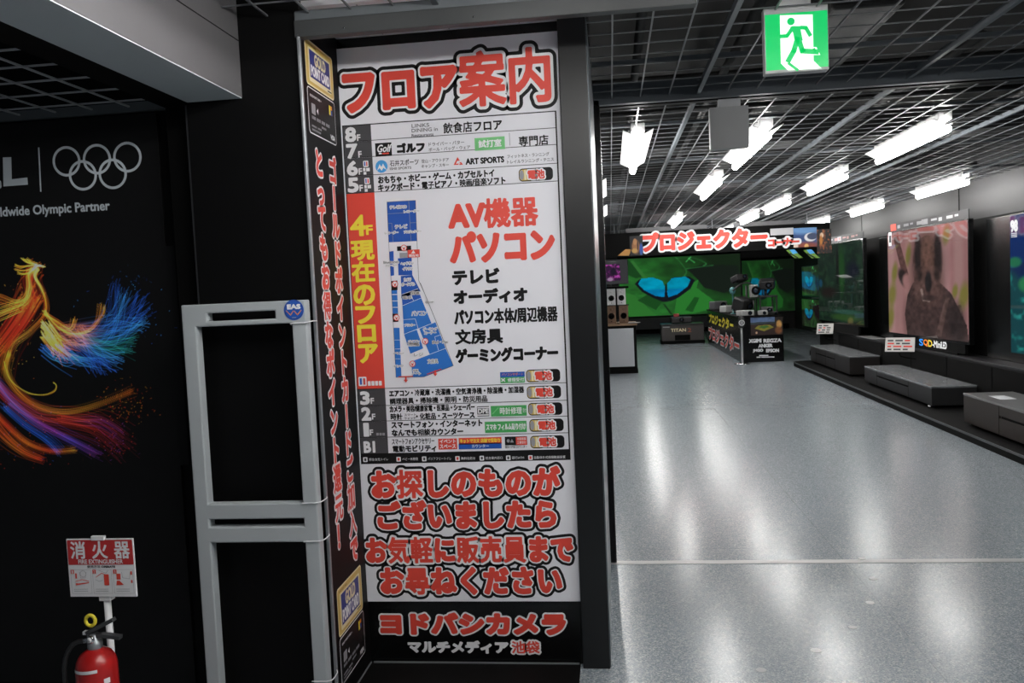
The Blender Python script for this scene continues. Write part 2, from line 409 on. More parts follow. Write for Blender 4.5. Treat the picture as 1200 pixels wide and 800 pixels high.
for y in (4.14, 5.75, 7.5, 9.3, 11.1, 12.9, 14.7, 16.5): bar(-.05 if y < 5 else -4.8, 4.33, y - .013, y + .013, CEIL + .0115, CEIL + .032, RUNM)
# the lower grid left of the beam
LOWG = M('lower_grid_bar', (.45, .46, .47), .45)
for k in range(20): bar(-1.72 - .1583 * k - .0035, -1.72 - .1583 * k + .0035, -1, 3.2, 2.40, 2.406, LOWG)
for k in range(25): bar(-4.8, -1.70, 3.12 - .1735 * k - .0035, 3.12 - .1735 * k + .0035, 2.4065, 2.412, LOWG)
bar(-4.8, -1.70, 3.19, 3.22, 2.385, 2.42, FASC2)
struct(b, 'ceiling_grid')
# shutter slot across the ceiling and its strip in the floor
b = MB(); b.box(-.06, 4.35, 4.80, 4.84, CEIL - .03, CEIL + .08, RUNM); b.box(-.06, 4.35, 4.88, 4.93, CEIL - .03, CEIL + .08, BLACK); b.box(-.06, 4.35, 4.84, 4.88, CEIL - .005, CEIL + .06, BLACKM)
struct(b, 'ceiling_shutter_slot')
b = MB(); b.box(-.06, 6, 4.772, 4.83, 0, .0025, M('strip_steel', (.52, .52, .52), .35, .35)); struct(b, 'trim_1')
# ducts and trays in the dark space above the grid
b = MB()
for x0, x1, y0, y1, z0, z1 in ((1.5, 3.4, 3.4, 4.3, 3.0, 3.3), (2.6, 4.2, 4.3, 5.3, 2.95, 3.2), (-.2, 4.2, 6.4, 6.7, 3.0, 3.15), (.4, 4.2, 8.6, 9.1, 2.95, 3.2), (-2, 4.2, 12, 12.5, 2.95, 3.2), (-2, 4.2, 16, 16.7, 2.95, 3.2), (1.3, 1.7, 5, 27, 3.1, 3.3), (-3, -.3, 2.2, 2.7, 2.95, 3.2)):
    b.box(x0, x1, y0, y1, z0, z1, DUCT, .02)
for x, y0, y1 in ((.2, 3.2, 26), (.75, 4, 27), (3.1, 3, 26), (2.1, 5, 27)): b.cyl((x, y0, 2.9), (x, y1, 2.9), .025, DUCT, 8)
for y in (3.75, 6.1, 10.2, 14): b.cyl((-2, y, 2.82), (4.2, y, 2.82), .02, DUCT, 8)
struct(b, 'ceiling_ducts')

SY = 3.474
# pillar carrying the sign: recessed back wall, projecting column at its left, stile and side wall at its right
b = MB()
b.box(-1.565, -1.104, 3.05, 4.0, 0, 3.0, BLACK)                       # column
b.box(-1.104, -.06, SY + .012, 4.78, 0, 3.0, BLACKG)                 # back wall block
struct(b, 'wall_pillar')
b = MB(); b.box(-.1735, -.060, SY - .035, SY + .012, 0, CEIL + .04, M('stile_board', (.004, .0044, .005), .34, spec=.5), .003); struct(b, 'trim_2')
b = MB(); b.box(-.0605, -.056, SY - .02, 4.80, 0, CEIL + .03, M('side_steel', (.13, .15, .17), .3, .3)); struct(b, 'trim_3')
b = MB(); b.box(-.10, -.022, 4.80, 4.98, 0, CEIL, BLACKG, .004); struct(b, 'trim_4')
b = MB(); b.box(-1.112, -1.100, 3.03, 3.046, 0, 2.58, STEEL, .003); struct(b, 'trim_5')
# light edging where the recess meets its black plinth floor
b = MB(); b.box(-1.104, -.185, 3.06, SY + .012, 0, .004, BLACKM); b.box(-1.09, -.19, SY - .004, SY + .002, .004, .010, STEEL); b.box(-1.104, -1.099, 3.06, SY, .004, .008, STEEL); struct(b, 'trim_6')
# soffit strip over the sign and the fascia in front of it
b = MB(); b.box(-1.104, -.06, 3.076, SY + .012, 2.690, 2.715, M('soffit_white', (.80, .80, .84), .5)); 
for x in (-.9, -.62, -.33): b.box(x, x + .004, 3.1, SY - .01, 2.687, 2.691, MIDG)
struct(b, 'trim_7')
b = MB(); b.box(-1.119, .335, 3.03, 3.075, 2.567, 2.628, FASC, .003); b.box(-1.119, .335, 3.036, 3.07, 2.622, 2.665, FASC2, .006)
for x in (-.93, -.45): b.lathe((x, 3.03, 2.585), [(.004, 0), (.004, .002)], CHROME, 8, True, (0, -1, 0))
struct(b, 'trim_8')
# left: beam towards the viewer and the dark wall behind it
b = MB(); b.box(-1.562, -1.342, -2.5, 3.05, 2.3685, 3.3, BEAMM, .003); b.box(-1.560, -1.344, -2.5, 3.048, 2.366, 2.369, M('beam_soffit_bounce_tint', (.55, .60, .62), .6)); b.box(-1.3425, -1.3412, -2.5, 3.05, 2.575, 2.579, BLACKM)  # soffit colour lightened to stand for light bounced off the floor
for y in (.9, 2.2): b.box(-1.3425, -1.3412, y, y + .004, 2.579, 3.3, BLACKM)
struct(b, 'ceiling_beam')
b = MB(); b.box(-5, -1.566, 3.22, 3.4, 0, 3.45, BLACK); struct(b, 'wall_left_front')
b = MB(); b.box(-1.70, -1.566, 3.14, 3.22, 0, 2.40, BLACKM, .003); b.box(-1.578, -1.566, 3.06, 3.14, 0, 2.36, GREYC, .002); b.box(-1.70, -1.563, -1, 3.14, 2.375, 2.42, BLACKM)
struct(b, 'trim_9')
# shop walls
b = MB(); b.box(-5, 6, 28, 28.2, 0, 3.45, DARKW); struct(b, 'wall_back')
b = MB(); b.box(-5, -4.8, 4.15, 28, 0, 3.45, DARKW); struct(b, 'wall_left')
b = MB(); b.box(4.34, 4.5, 2, 17.95, 0, 3.45, WALLG)
for y in (11.05, 15.1): b.box(4.334, 4.342, y, y + .012, 2.2, CEIL, BLACKM)
b.box(5.9, 6.0, 17.95, 28, 0, 3.45, DARKW)
struct(b, 'wall_right')
b = MB(); b.box(4.30, 4.34, 4.5, 17.9, 0, 2.20, BLACKM); struct(b, 'wall_right_panel')
b = MB(); b.box(.2, 5.7, 27.93, 28, .0, .16, BLACKM); struct(b, 'baseboard_back')

# ================================================================ CEILING LAMPS
LAMPG = 'ceiling lamps of the shop'
LW = M('lamp_reflector', (.88, .88, .88), .45); LT = M('lamp_tube', (1, .985, .96), .4, emit=TUBE)
def lamp(x, y, label, group=LAMPG):
    t = thing('ceiling_lamp', label, 'ceiling lamp', (x, y, CEIL), group); L = 1.5
    b = MB(); b.box(x - .045, x + .045, y + .06, y + L - .06, CEIL - .035, CEIL + .02, LW, .004); b.build('housing', t)
    for s in (-1, 1):
        b = MB(); b.add([(x + s * .02, y, CEIL - .075), (x + s * .100, y, CEIL - .035), (x + s * .100, y + L, CEIL - .035), (x + s * .02, y + L, CEIL - .075), (x + s * .02, y, CEIL - .070), (x + s * .100, y, CEIL - .030), (x + s * .100, y + L, CEIL - .030), (x + s * .02, y + L, CEIL - .070)],
                    [(0, 1, 2, 3), (7, 6, 5, 4), (0, 4, 5, 1), (3, 2, 6, 7), (1, 5, 6, 2), (0, 3, 7, 4)], LW); b.build('reflector_wing', t)
    b = MB(); b.lathe((x, y + .01, CEIL - .102), [(.012, 0), (.026, .012), (.026, L - .032), (.012, L - .02)], LT, 14, True, (0, 1, 0)); b.build('tube', t)
    return t
l0 = lamp(.22, 5.6, 'white ceiling lamp nearest the black sign pillar, seen end on')
for x, y, lb in ((-.10, 8.0, 'ceiling lamp half hidden by the pillar edge, upper of two'), (-.10, 10.5, 'ceiling lamp half hidden by the pillar edge, lower of two'),
                 (1.07, 5.74, 'ceiling lamp partly behind the blank grey hanging box'), (1.07, 8.2, 'ceiling lamp just below and behind the blank grey hanging box'), (1.07, 12.7, 'small far ceiling lamp above the left half of the red projector sign'),
                 (2.27, 5.93, 'largest ceiling lamp, right of the green exit sign'), (2.27, 8.38, 'second ceiling lamp behind the one by the exit sign'), (2.25, 10.84, 'third ceiling lamp in the row behind the exit sign'), (2.2, 12.8, 'farthest ceiling lamp in the middle row, above the red projector sign'),
                 (3.86, 9.6, 'nearest ceiling lamp beside the grey right wall, above the koala screen'), (3.80, 12.25, 'middle ceiling lamp beside the grey right wall'), (3.76, 15.0, 'farthest ceiling lamp by the right wall, over the end of the projector sign')):
    copy_thing(l0, (x - .22, y - 5.6, 0), lb, LAMPG)
for x, y in ((.9, 15.7), (2.3, 15.7), (.9, 18.3), (2.3, 18.3), (.9, 20.8), (2.3, 20.8)): copy_thing(l0, (x - .22, y - 5.6, 0), 'unseen ceiling lamp added behind the red projector corner sign', LAMPG)  # hidden lamps added to brighten the counter side and the far floor
for x, y in ((-.55, 1.02), (.12, 1.08), (1.07, 1.1), (2.27, 1.0), (1.07, -1.5)):     # unseen lamps added over the viewer's head to brighten the floor guide sign
    copy_thing(l0, (x - .22, y - 5.6, 0), 'unseen ceiling lamp added above the entrance aisle to light the sign', LAMPG)

# ================================================================ FLOOR GUIDE SIGN
SP = Plane((0, SY, 0), (1, 0, 0))
sign = thing('floor_guide_sign', 'tall white floor guide board with red heading on the black pillar', 'sign', (-.64, SY, .277))
b = MB(); b.obox(SP, -1.104, -.1755, .277, 2.647, -.012, 0, WHITE, .001); b.build('board', sign)
b = MB(); tpx(b, SP, 'フロア案内', 404, 103.5, 643.5, 87, 62, [(PRINTK, .033), (PRINTW, .0185), (RED, .0105)], scale=[.90, .90, .90, 1.05, 1.05], kk=.62); b.build('heading', sign)
b = MB(); tpx(b, SP, 'お探しのものが', 437, 569.5, 655, 561.5, 32, [(PRINTK, .0245), (PRINTW, .0130), (RED, .0078)], spacing=1.02)
tpx(b, SP, 'ございましたら', 444, 605, 650, 599.5, 31, [(PRINTK, .0245), (PRINTW, .0130), (RED, .0078)], spacing=1.02)
tpx(b, SP, 'お気軽に販売員まで', 430.5, 645.5, 670, 642, 29.5, [(PRINTK, .0245), (PRINTW, .0130), (RED, .0072)], spacing=1.04)
tpx(b, SP, 'お尋ねください', 447.5, 682, 656.7, 679, 29.5, [(PRINTK, .0245), (PRINTW, .0130), (RED, .0078)], spacing=1.04); b.build('message', sign)
# --- the table of floors
tb = MB()
XL = SP.px(401, 148)[0]; XD = SP.px(434.4, 146.6)[0]; XR = SP.px(652, 132)[0]
rowz = [SP.px(x, y)[1] for x, y in ((434, 145.5), (435, 164.4), (436, 183.4), (437, 204.8), (438.7, 225), (449, 455), (450, 475), (452.5, 493), (453.7, 512), (455, 531))]
for i in range(9): tb.rect(SP, XL, XD, rowz[i + 1], rowz[i] - .0015, .0006, RED if i == 4 else GREYC)
for z in rowz: tb.rect(SP, XL, XR, z - .0012, z + .0012, .0011, PRINTK)
zb = SP.px(422, 543.7)[1]
tb.rect(SP, XL, XR, zb, rowz[-1], .0006, PRINTK)
tb.rect(SP, XR - .006, XR, zb, rowz[0], .0011, PRINTK); tb.rect(SP, XL, XL + .003, zb, rowz[0], .0011, PRINTK); tb.rect(SP, XL, XR, rowz[0] - .002, rowz[0] + .002, .0012, PRINTK)
table = tb.build('floor_table', sign)
W1 = [(PRINTW, .0022)]; K0 = [(PRINTK, .0006)]; K1 = [(PRINTK, .0016)]; K2 = [(PRINTK, .0034)]; KS = [(M('print_grey', (.16, .16, .17), .5), .0004)]
b = MB()
def fl(n, f, yc, x0, h=15.5, w=11):
    tpx(b, SP, n, x0, yc, x0 + w, yc - .4, h, [(PRINTW, .004)], d=.0014)
    if f: tpx(b, SP, f, x0 + w + 2.2, yc + h * .22, x0 + w + 5.7, yc + h * .22 - .3, h * .45, [(PRINTW, .0010)], d=.0014)
fl('8', 'F', 158, 405.5); fl('7', 'F', 177.5, 407); fl('6', 'F', 197.5, 407.5); fl('5', 'F', 217, 408.5)
fl('3', 'F', 466.5, 423, 14, 9.5); fl('2', 'F', 485, 424.5, 14, 9.5); fl('1', 'F', 503.5, 427, 14, 4.5)
tpx(b, SP, 'B1', 427, 524, 439, 523, 12, [(PRINTW, .003)], d=.0014)
tpx(b, SP, '4', 411.3, 265, 427.5, 263.6, 23, [(YEL, .0038)], d=.0014); tpx(b, SP, 'F', 429.5, 269.5, 436.5, 269, 10.5, [(YEL, .0022)], d=.0014)
for ch, x0, x1, y0, y1 in (('現', 412, 438, 283, 304.5), ('在', 413, 438.5, 307, 330), ('の', 415.5, 438.5, 335, 357), ('フ', 418, 439, 360, 378.5), ('ロ', 420, 439.5, 382, 400), ('ア', 421.5, 442, 404.5, 424.5)):
    tpx(b, SP, ch, x0, (y0 + y1) / 2, x1, (y0 + y1) / 2 - 1, y1 - y0, [(YEL, .0048)], d=.0014, kk=.75)
for x, y in ((425.5, 190.5), (427, 210.5)):
    rpx(b, SP, x, y - 2, x + 6.5, y + 5, PRINTW, .0012, .004); rpx(b, SP, x + 1.2, y - 1, x + 2.9, y + 4, BLU, .0016); rpx(b, SP, x + 3.6, y - 1, x + 5.3, y + 4, RED, .0016)
    rpx(b, SP, x, y + 6.3, x + 3, y + 10, PRINTW, .0012); rpx(b, SP, x + 3.6, y + 6.3, x + 8, y + 10, PRINTW, .0012); rpx(b, SP, x + .5, y + 11, x + 4, y + 14, PRINTW, .0012)
rpx(b, SP, 420, 441.5, 430, 452, PRINTW, .0012, .004); rpx(b, SP, 421.6, 443, 424.4, 450.5, BLU, .0016); rpx(b, SP, 425.6, 443, 428.4, 450.5, RED, .0016)
for i in range(4): rpx(b, SP, 431 + i * 4.3, 446.5 - i * .1, 434.7 + i * 4.3, 451.7 - i * .1, PRINTW, .0012, .002)
for i in range(3): rpx(b, SP, 441 + i * 3.6, 507, 444 + i * 3.6, 510, MIDG, .0012, .002)
b.build('floor_numbers', table)
b = MB(); T = lambda s, x0, y0, x1, y1, h, l, **k: tpx(b, SP, s, x0, y0, x1, y1, h, l, d=.0014, **k)
T('LINKS', 482.5, 147.5, 503, 146.3, 4.2, KS); T('DINING in', 482.5, 153, 513, 151.2, 4.2, KS); T('Restaurants', 482.5, 158.8, 508, 157.3, 3.4, KS)
T('飲食店フロア', 519.5, 149.8, 588, 146.5, 12.2, K1)
T('ゴルフ', 466, 173.6, 497, 172, 10, K2); T('ドライバー・パター', 502.5, 169, 544, 166.8, 4.4, [(GREYC, .0002)], disc=0); T('ボール・バッグ・ウェア', 502.5, 175, 551, 172.8, 4.4, [(GREYC, .0002)], disc=0)
T('専門店', 608, 165.6, 642.5, 163.7, 11.5, K1); b.rect(SP, *[SP.px(597, 165)[0] + q for q in (0, .0025)], rowz[2] + .008, rowz[1] - .008, .0014, MIDG)
T('石井スポーツ', 457, 191.3, 490.5, 189.6, 7, [(GREYC, .0006)], disc=0); T('ISHII SPORTS', 457, 197.6, 482, 196.5, 2.8, KS)
T('登山・アウトドア', 494, 188.8, 526, 187.2, 4.3, KS); T('キャンプ・スキー', 494, 194.8, 526, 193.2, 4.3, KS)
T('ART SPORTS', 546, 189, 590.5, 187, 6.6, K1); T('フィットネス・ランニング', 594.5, 183, 643.5, 180.8, 4.3, KS); T('トレイルランニング・テニス', 594.5, 189.3, 649, 187, 4.3, KS)
T('おもちゃ・ホビー・ゲーム・カプセルトイ', 443.5, 210.3, 579, 203.3, 8.4, K1); T('キックボード・電子ピアノ・映画/音楽ソフト', 443.5, 219.6, 592, 211.7, 8.4, K1)
T('AV機器', 527, 253, 629.5, 246, 33, [(RED, .0075)], kk=.5); T('パソコン', 529, 291.5, 648, 284, 33, [(RED, .0085)])
T('テレビ', 531, 325.5, 584.5, 322.3, 16, [(PRINTK, .0042)]); T('オーディオ', 532.5, 348.3, 617, 344.5, 15.5, [(PRINTK, .0042)]); T('パソコン本体/周辺機器', 533, 371.7, 653, 367.6, 17, [(PRINTK, .0034)], kk=.6)
T('文房具', 534, 395, 588.6, 392.7, 16.5, [(PRINTK, .0042)], kk=.65); T('ゲーミングコーナー', 535, 417.6, 653, 412.2, 15, [(PRINTK, .0042)])
T('エアコン・冷蔵庫・洗濯機・空気清浄機・除湿機・加湿器', 456.5, 460.5, 614, 456.5, 7.6, K1, kk=.5); T('調理器具・掃除機・照明・防災用品', 457, 469.5, 571, 467.3, 7.2, K1, kk=.5)
T('カメラ・美容/健康家電・医薬品・シェーバー', 457, 479, 556, 476.7, 7.4, K1, kk=.5); T('時計', 458, 488.2, 471.5, 487.8, 7.4, K1); T('スマート', 474, 486, 487.5, 485.6, 2.8, KS); T('ウォッチ', 474, 490, 487.5, 489.6, 2.8, KS); T('・化粧品・スーツケース', 488, 487.7, 556, 485.8, 7.2, K1)
T('スマートフォン・インターネット', 459, 497.7, 565, 495.3, 7.6, K1); T('なんでも相談カウンター', 459.5, 507, 542.5, 505, 7.6, K1)
T('スマートフォンアクセサリー', 459.5, 517.3, 509, 516.2, 6.6, K0); T('電動モビリティ', 460.5, 526, 511, 524.7, 7.4, K1)
b.build('floor_entries', table)
b = MB()
rpx(b, SP, 439.5, 168, 459.5, 182.5, PRINTK, .0012); tpx(b, SP, 'Golf', 441.5, 174.5, 457.5, 173.2, 8.5, [(PRINTW, .0009)], slant=.25, d=.0018); rpx(b, SP, 444, 179.3, 447.5, 180.6, PRINTW, .0018); rpx(b, SP, 448, 179.2, 456, 180.4, RED, .0018)
b.build('golf_emblem', table); b = MB()
A = SP.px(447.2, 195); b.disc(SP, *A, .0262, .0012, SKYB); b.poly(SP, [(A[0] - .020, A[1] - .017), (A[0] - .008, A[1] + .010), (A[0], A[1] - .002), (A[0] + .007, A[1] + .012), (A[0] + .021, A[1] - .016), (A[0] + .008, A[1] - .006), (A[0], A[1] - .018), (A[0] - .009, A[1] - .006)], .0018, PRINTW)
b.build('mountain_emblem', table); b = MB()
A = SP.px(537, 189); b.poly(SP, [(A[0] - .020, A[1] - .014), (A[0] - .002, A[1] + .018), (A[0] + .007, A[1] + .002), (A[0] - .004, A[1] + .002), (A[0] - .010, A[1] - .009), (A[0] + .002, A[1] - .009), (A[0], A[1] - .014)], .0012, RED); b.poly(SP, [(A[0] + .004, A[1] - .004), (A[0] + .012, A[1] - .004), (A[0] + .020, A[1] - .015), (A[0] + .003, A[1] - .015), (A[0] + .006, A[1] - .010), (A[0] + .010, A[1] - .010)], .0012, RED)
b.build('running_emblem', table)
def patch(name, x0, y0, x1, y1, mat, items):
    b = MB(); rpx(b, SP, x0, y0, x1, y1, mat, .0014)
    for it in items: it(b)
    return b.build(name, table)
TT = lambda s, x0, y0, x1, y1, h, l, **k: (lambda b: tpx(b, SP, s, x0, y0, x1, y1, h, l, d=.0022, **k))
RR = lambda x0, y0, x1, y1, m: (lambda b: rpx(b, SP, x0, y0, x1, y1, m, .0018))
patch('service_patch', 556, 162, 592, 174.5, LGRN, [TT('試打室', 561, 168.6, 587.5, 167.4, 8.5, [(PRINTW, .0018)])])
patch('service_patch', 586, 436, 615, 448, GRN, [RR(586, 436, 615, 441, BLU), TT('パソコンサポート', 588, 438.6, 613, 437.9, 3, [(ORNG, .0002)]), TT('×', 587.5, 445, 592, 445, 4, [(PRINTW, .001)]), TT('修理受付', 595, 445, 614, 444.5, 4.6, [(PRINTW, .0006)])])
patch('service_patch', 559, 476, 573.5, 487.5, GREYC, [TT('DPE', 560.5, 481.7, 572.5, 481.3, 5, [(PRINTW, .001)]), RR(559.5, 477, 573, 478, PRINTW), RR(559.5, 485.5, 573, 486.5, PRINTW)])
patch('service_patch', 575, 475.5, 617.5, 486.8, GRN, [TT('時計修理', 586, 481.2, 611.5, 480.6, 8, [(PRINTW, .001)], kk=.5), TT('受付', 612.8, 480.6, 616.8, 480.4, 5, KS if 0 else [(PRINTW, 0)]), TT('／', 577, 481.4, 584, 481.2, 7, [(LGRN, .0015)])])
patch('service_patch', 568, 494, 617.5, 505.8, GRN, [TT('スマホ フィルム貼り付け', 570, 500.3, 616, 499, 7.5, [(PRINTW, .001)], kk=.5)])
patch('service_patch', 513.5, 514, 536, 526, RED, [TT('イベント', 515.5, 517, 534, 516.5, 4.2, [(PRINTW, .0007)]), TT('スペース', 515.5, 523, 534, 522.5, 4.2, [(PRINTW, .0007)])])
patch('service_patch', 537.5, 513, 588, 525, ORNG, [RR(537.5, 519.5, 588, 525, BLU), RR(537.5, 513, 588, 519.5, RED), TT('ネットで注文 店舗で受取り', 539, 516.6, 586, 515.4, 4.6, [(YEL, .0008)], kk=.6), TT('カウンター', 553, 522.6, 573, 522, 3.6, [(PRINTW, .0004)])])
patch('service_patch', 591.5, 511.5, 618, 521, PRINTK, [RR(604.5, 511.8, 617.6, 520.8, RED), TT('出張設置', 606, 514, 616.5, 513.7, 3, [(PRINTW, .0002)]), TT('工事受付', 606, 518.2, 616.5, 518, 3, [(PRINTW, .0002)]), TT('●▲', 594, 516.3, 602, 516, 4, [(MIDG, .0003)]), TT('楽カード窓口カウンター', 592, 523.6, 617.5, 523, 3, [(PRINTK, .0002)])])
# legend along the black bar
b = MB()
for x, s, x1, c in ((425.5, '男性/女性トイレ', 455, PRINTW), (464.5, 'ベビー休憩室', 490, RED), (494.5, 'バリアフリートイレ', 529, PRINTW), (533.5, '無料化粧台', 557, RED), (562, '総合案内窓口', 589, PRINTW), (593, '銀行ATM', 614, PRINTW), (619, '自動体外式除細動器設置', 662.5, RED)):
    y = 538.3 - (x - 425) * .0125; rpx(b, SP, x, y - 2.7, x + 5.4, y + 2.7, PRINTW, .0012, .003); rpx(b, SP, x + 1.4, y - 1.6, x + 4, y + 1.6, c if c is RED else GREYC, .0016)
    tpx(b, SP, s, x + 7, y, x1, y - (x1 - x) * .02, 3.3, [(PRINTW, 0)], d=.0014)
b.build('legend', table)
# batteries
def battery(x0, y):
    b = MB(); x1 = x0 + 40; A = SP.px(x0, y); B = SP.px(x1, y - 1.2); h = .0265; a0, a1, z = A[0], B[0], (A[1] + B[1]) / 2; w = a1 - a0
    b.rect(SP, a0, a1, z - h, z + h, .0014, PRINTK, .016); b.rect(SP, a0 + .003, a0 + w * .42, z - h + .004, z + h - .004, .0018, GOLD, .012); b.disc(SP, a0 + .012, z, .009, .0021, MIDG, 16, h - .006)
    b.rect(SP, a0 + w * .16, a0 + w * .22, z - h + .006, z + h - .006, .0021, PALEG); b.rect(SP, a0 + w * .27, a0 + w * .76, z - h + .005, z + h - .005, .0024, PRINTW, .010)
    bt = b.build('battery_badge', sign); b = MB()
    text(b, SP, '電池', a0 + w * .27, a0 + w * .75, z - h * .66, z + h * .66, [(PRINTW, .007), (RED, .003)], d=.0026); b.build('badge_lettering', bt)
for x0, y in ((608, 204.8), (616.5, 440.5), (617.5, 459.8), (619, 479.5), (620.5, 498.5), (621.5, 518)): battery(x0, y)
# plan of this floor
b = MB(); q1 = lambda L: [SP.px(430 + x / 6.667, 225 + y / 6.667) for x, y in L]; q2 = lambda L: [SP.px(430 + x / 6.667, 330 + y / 6.667) for x, y in L]
b.poly(SP, q1([(157, 78), (380, 65), (392, 382), (172, 392)]), .0010, BLU); b.poly(SP, q1([(175, 465), (208, 460), (213, 650), (185, 655)]), .0010, BLU)
b.poly(SP, q1([(242, 518), (350, 510), (355, 648), (247, 650)]), .0010, BLU); b.poly(SP, q1([(265, 655), (355, 648), (420, 775), (270, 830)]), .0010, BLU)
b.poly(SP, q2([(272, 100), (398, 55), (425, 125), (278, 185)]), .0010, BLU); b.poly(SP, q2([(278, 188), (425, 128), (505, 325), (290, 410)]), .0010, BLU2)
b.poly(SP, q2([(290, 410), (390, 375), (440, 520), (340, 562)]), .0010, BLU2); b.poly(SP, q2([(410, 368), (535, 315), (615, 520), (490, 565)]), .0010, BLU2)
b.poly(SP, q2([(345, 622), (615, 520), (675, 655), (450, 740), (358, 745)]), .0010, BLU2); b.poly(SP, q2([(210, 360), (255, 360), (270, 742), (228, 745)]), .0010, BLU2)
b.poly(SP, q2([(190, 60), (236, 58), (244, 245), (202, 250)]), .0010, BLU2)
wl = .0016
b.line(SP, q1([(162, 170), (330, 160)]), wl, .0014, MIDG); b.line(SP, q1([(327, 70), (345, 384)]), wl, .0014, MIDG); b.line(SP, q1([(340, 240), (385, 238)]), wl, .0014, MIDG); b.line(SP, q1([(165, 245), (195, 244), (205, 388)]), wl, .0014, MIDG)
for L in ([(278, 187), (425, 127)], [(285, 296), (378, 290), (400, 365)], [(290, 410), (535, 315)], [(345, 622), (615, 520)], [(335, 75), (365, 150)], [(272, 100), (398, 55)], [(575, 415), (530, 430), (560, 535)]): b.line(SP, q2(L), wl * 1.1, .0014, PRINTW)
for y in (455, 525, 602, 660): b.line(SP, q2([(214, y), (262, y)]), wl, .0014, PRINTW)
for y in (100, 150, 200): b.line(SP, q2([(190, y), (240, y)]), wl * 2, .0014, PRINTW)
b.line(SP, q1([(157, 78), (380, 65), (392, 382), (405, 690), (450, 790)]), .0016, .0016, GREYC); b.line(SP, q2([(418, 10), (545, 320), (675, 655), (450, 740)]), .0018, .0016, GREYC); b.line(SP, q1([(157, 78), (175, 465), (190, 700)]), .0014, .0016, GREYC); b.line(SP, q2([(190, 0), (228, 747), (450, 742)]), .0014, .0016, GREYC)
for s, x0, x1, y, h, o in (('テレビDVD', 180, 310, 120, 26, 1), ('テレビ', 220, 315, 272, 30, 1), ('レコーダー', 140, 245, 320, 22, 1), ('プロジェクター', 290, 425, 312, 20, 1), ('レコーダー', 290, 410, 153, 20, 1), ('Bluetooth', 130, 250, 550, 20, 1), ('スピーカー', 145, 235, 575, 16, 1), ('ヘッドホン', 265, 365, 560, 26, 1), ('イヤホン', 280, 360, 600, 24, 1), ('カメラ', 290, 345, 685, 26, 1), ('ポータブル', 270, 375, 722, 26, 1)):
    A = q1([(x0, y)])[0]; B = q1([(x1, y - 3)])[0]; hh = h / 6.667 / 980 * 3.5 / 2; text(b, SP, s, A[0], B[0], A[1] - hh, A[1] + hh, [(PRINTW, .0022), (GREYC, 0)], d=.0018, disc=0)
for s, x0, x1, y, h in (('パソコン', 350, 465, 248, 36), ('プリンター', 295, 375, 340, 20), ('パソコン', 320, 410, 470, 26), ('周辺機器', 325, 410, 492, 22), ('ゲーミング', 440, 550, 372, 26), ('コーナー', 450, 540, 400, 24), ('文房具', 475, 555, 622, 34), ('iPad・Mac', 512, 635, 473, 22), ('レジ', 370, 440, 570, 26), ('エスカレーター', 455, 525, 160, 14), ('手帳', 360, 400, 695, 20), ('ノート', 350, 420, 718, 20), ('ペン', 205, 290, 560, 16), ('インク', 205, 285, 660, 20), ('電卓', 280, 352, 125, 22), ('辞書', 350, 412, 90, 22)):
    A = q2([(x0, y)])[0]; B = q2([(x1, y - 3)])[0]; hh = h / 6.667 / 980 * 3.5 / 2; text(b, SP, s, A[0], B[0], A[1] - hh, A[1] + hh, [(PRINTW, .0022), (GREYC, 0)], d=.0018, disc=0)
def ev(L, r=.0135):
    A = L[0]; b.disc(SP, *A, r, .0030, RED); b.disc(SP, *A, r * .78, .0033, PRINTW); b.poly(SP, [(A[0] - r * .5, A[1] + r * .5), (A[0], A[1] - r * .1), (A[0] + r * .5, A[1] + r * .5), (A[0] + r * .2, A[1] - r * .6), (A[0] - r * .2, A[1] - r * .6)], .0036, RED)
b.poly(SP, q1([(235, 425), (345, 418), (347, 455), (237, 460)]), .0016, PRINTK); b.poly(SP, q1([(190, 695), (238, 690), (240, 765), (194, 768)]), .0016, PRINTK); b.poly(SP, q2([(200, 250), (244, 248), (246, 312), (204, 314)]), .0016, PRINTK)
ev(q1([(290, 436)])); ev(q1([(220, 718)])); ev(q2([(232, 280)])); ev(q2([(457, 464)])); ev(q2([(357, 640)]))
b.poly(SP, q1([(255, 475), (318, 472), (320, 510), (257, 513)]), .0016, MIDG); b.poly(SP, q1([(318, 452), (412, 447), (414, 508), (320, 513)]), .0020, RED); b.poly(SP, q1([(347, 480), (380, 478), (364, 453)]), .0024, PRINTW)
A, B = q1([(328, 498)])[0], q1([(405, 493)])[0]; text(b, SP, '現在地', A[0], B[0], A[1] - .006, A[1] + .006, [(PRINTW, .0005)], d=.0026)
for x, y in ((305, 765), (535, 715)):
    b.poly(SP, q2([(x - 7, y - 25), (x + 7, y - 25), (x + 7, y), (x + 17, y), (x, y + 22), (x - 17, y), (x - 7, y)]), .0026, RED)
for L in ([(250, 742), (360, 738)], [(470, 722), (580, 682)]): b.line(SP, q2(L), .004, .0022, RED)
b.build('floor_plan', sign)

# shop name below the board, straight on the black wall
WP = Plane((0, SY + .012, 0), (1, 0, 0))
t = thing('shop_name_lettering', 'red and white shop name lettering under the white floor guide board', 'sign', (-.64, SY + .012, .1))
b = MB(); tpx(b, WP, 'ヨドバシカメラ', 447.5, 731, 661, 730, 22, [(PRINTW, .0155), (RED, .0085)]); b.build('name_lettering', t)
b = MB(); tpx(b, WP, 'マルチメディア', 479, 757.5, 595, 758, 13, [(PRINTW, .0042)]); b.build('branch_lettering', t)
b = MB(); tpx(b, WP, '池袋', 600, 758, 632, 758, 13.5, [(PRINTW, .009), (RED, .0032)]); b.build('town_lettering', t)

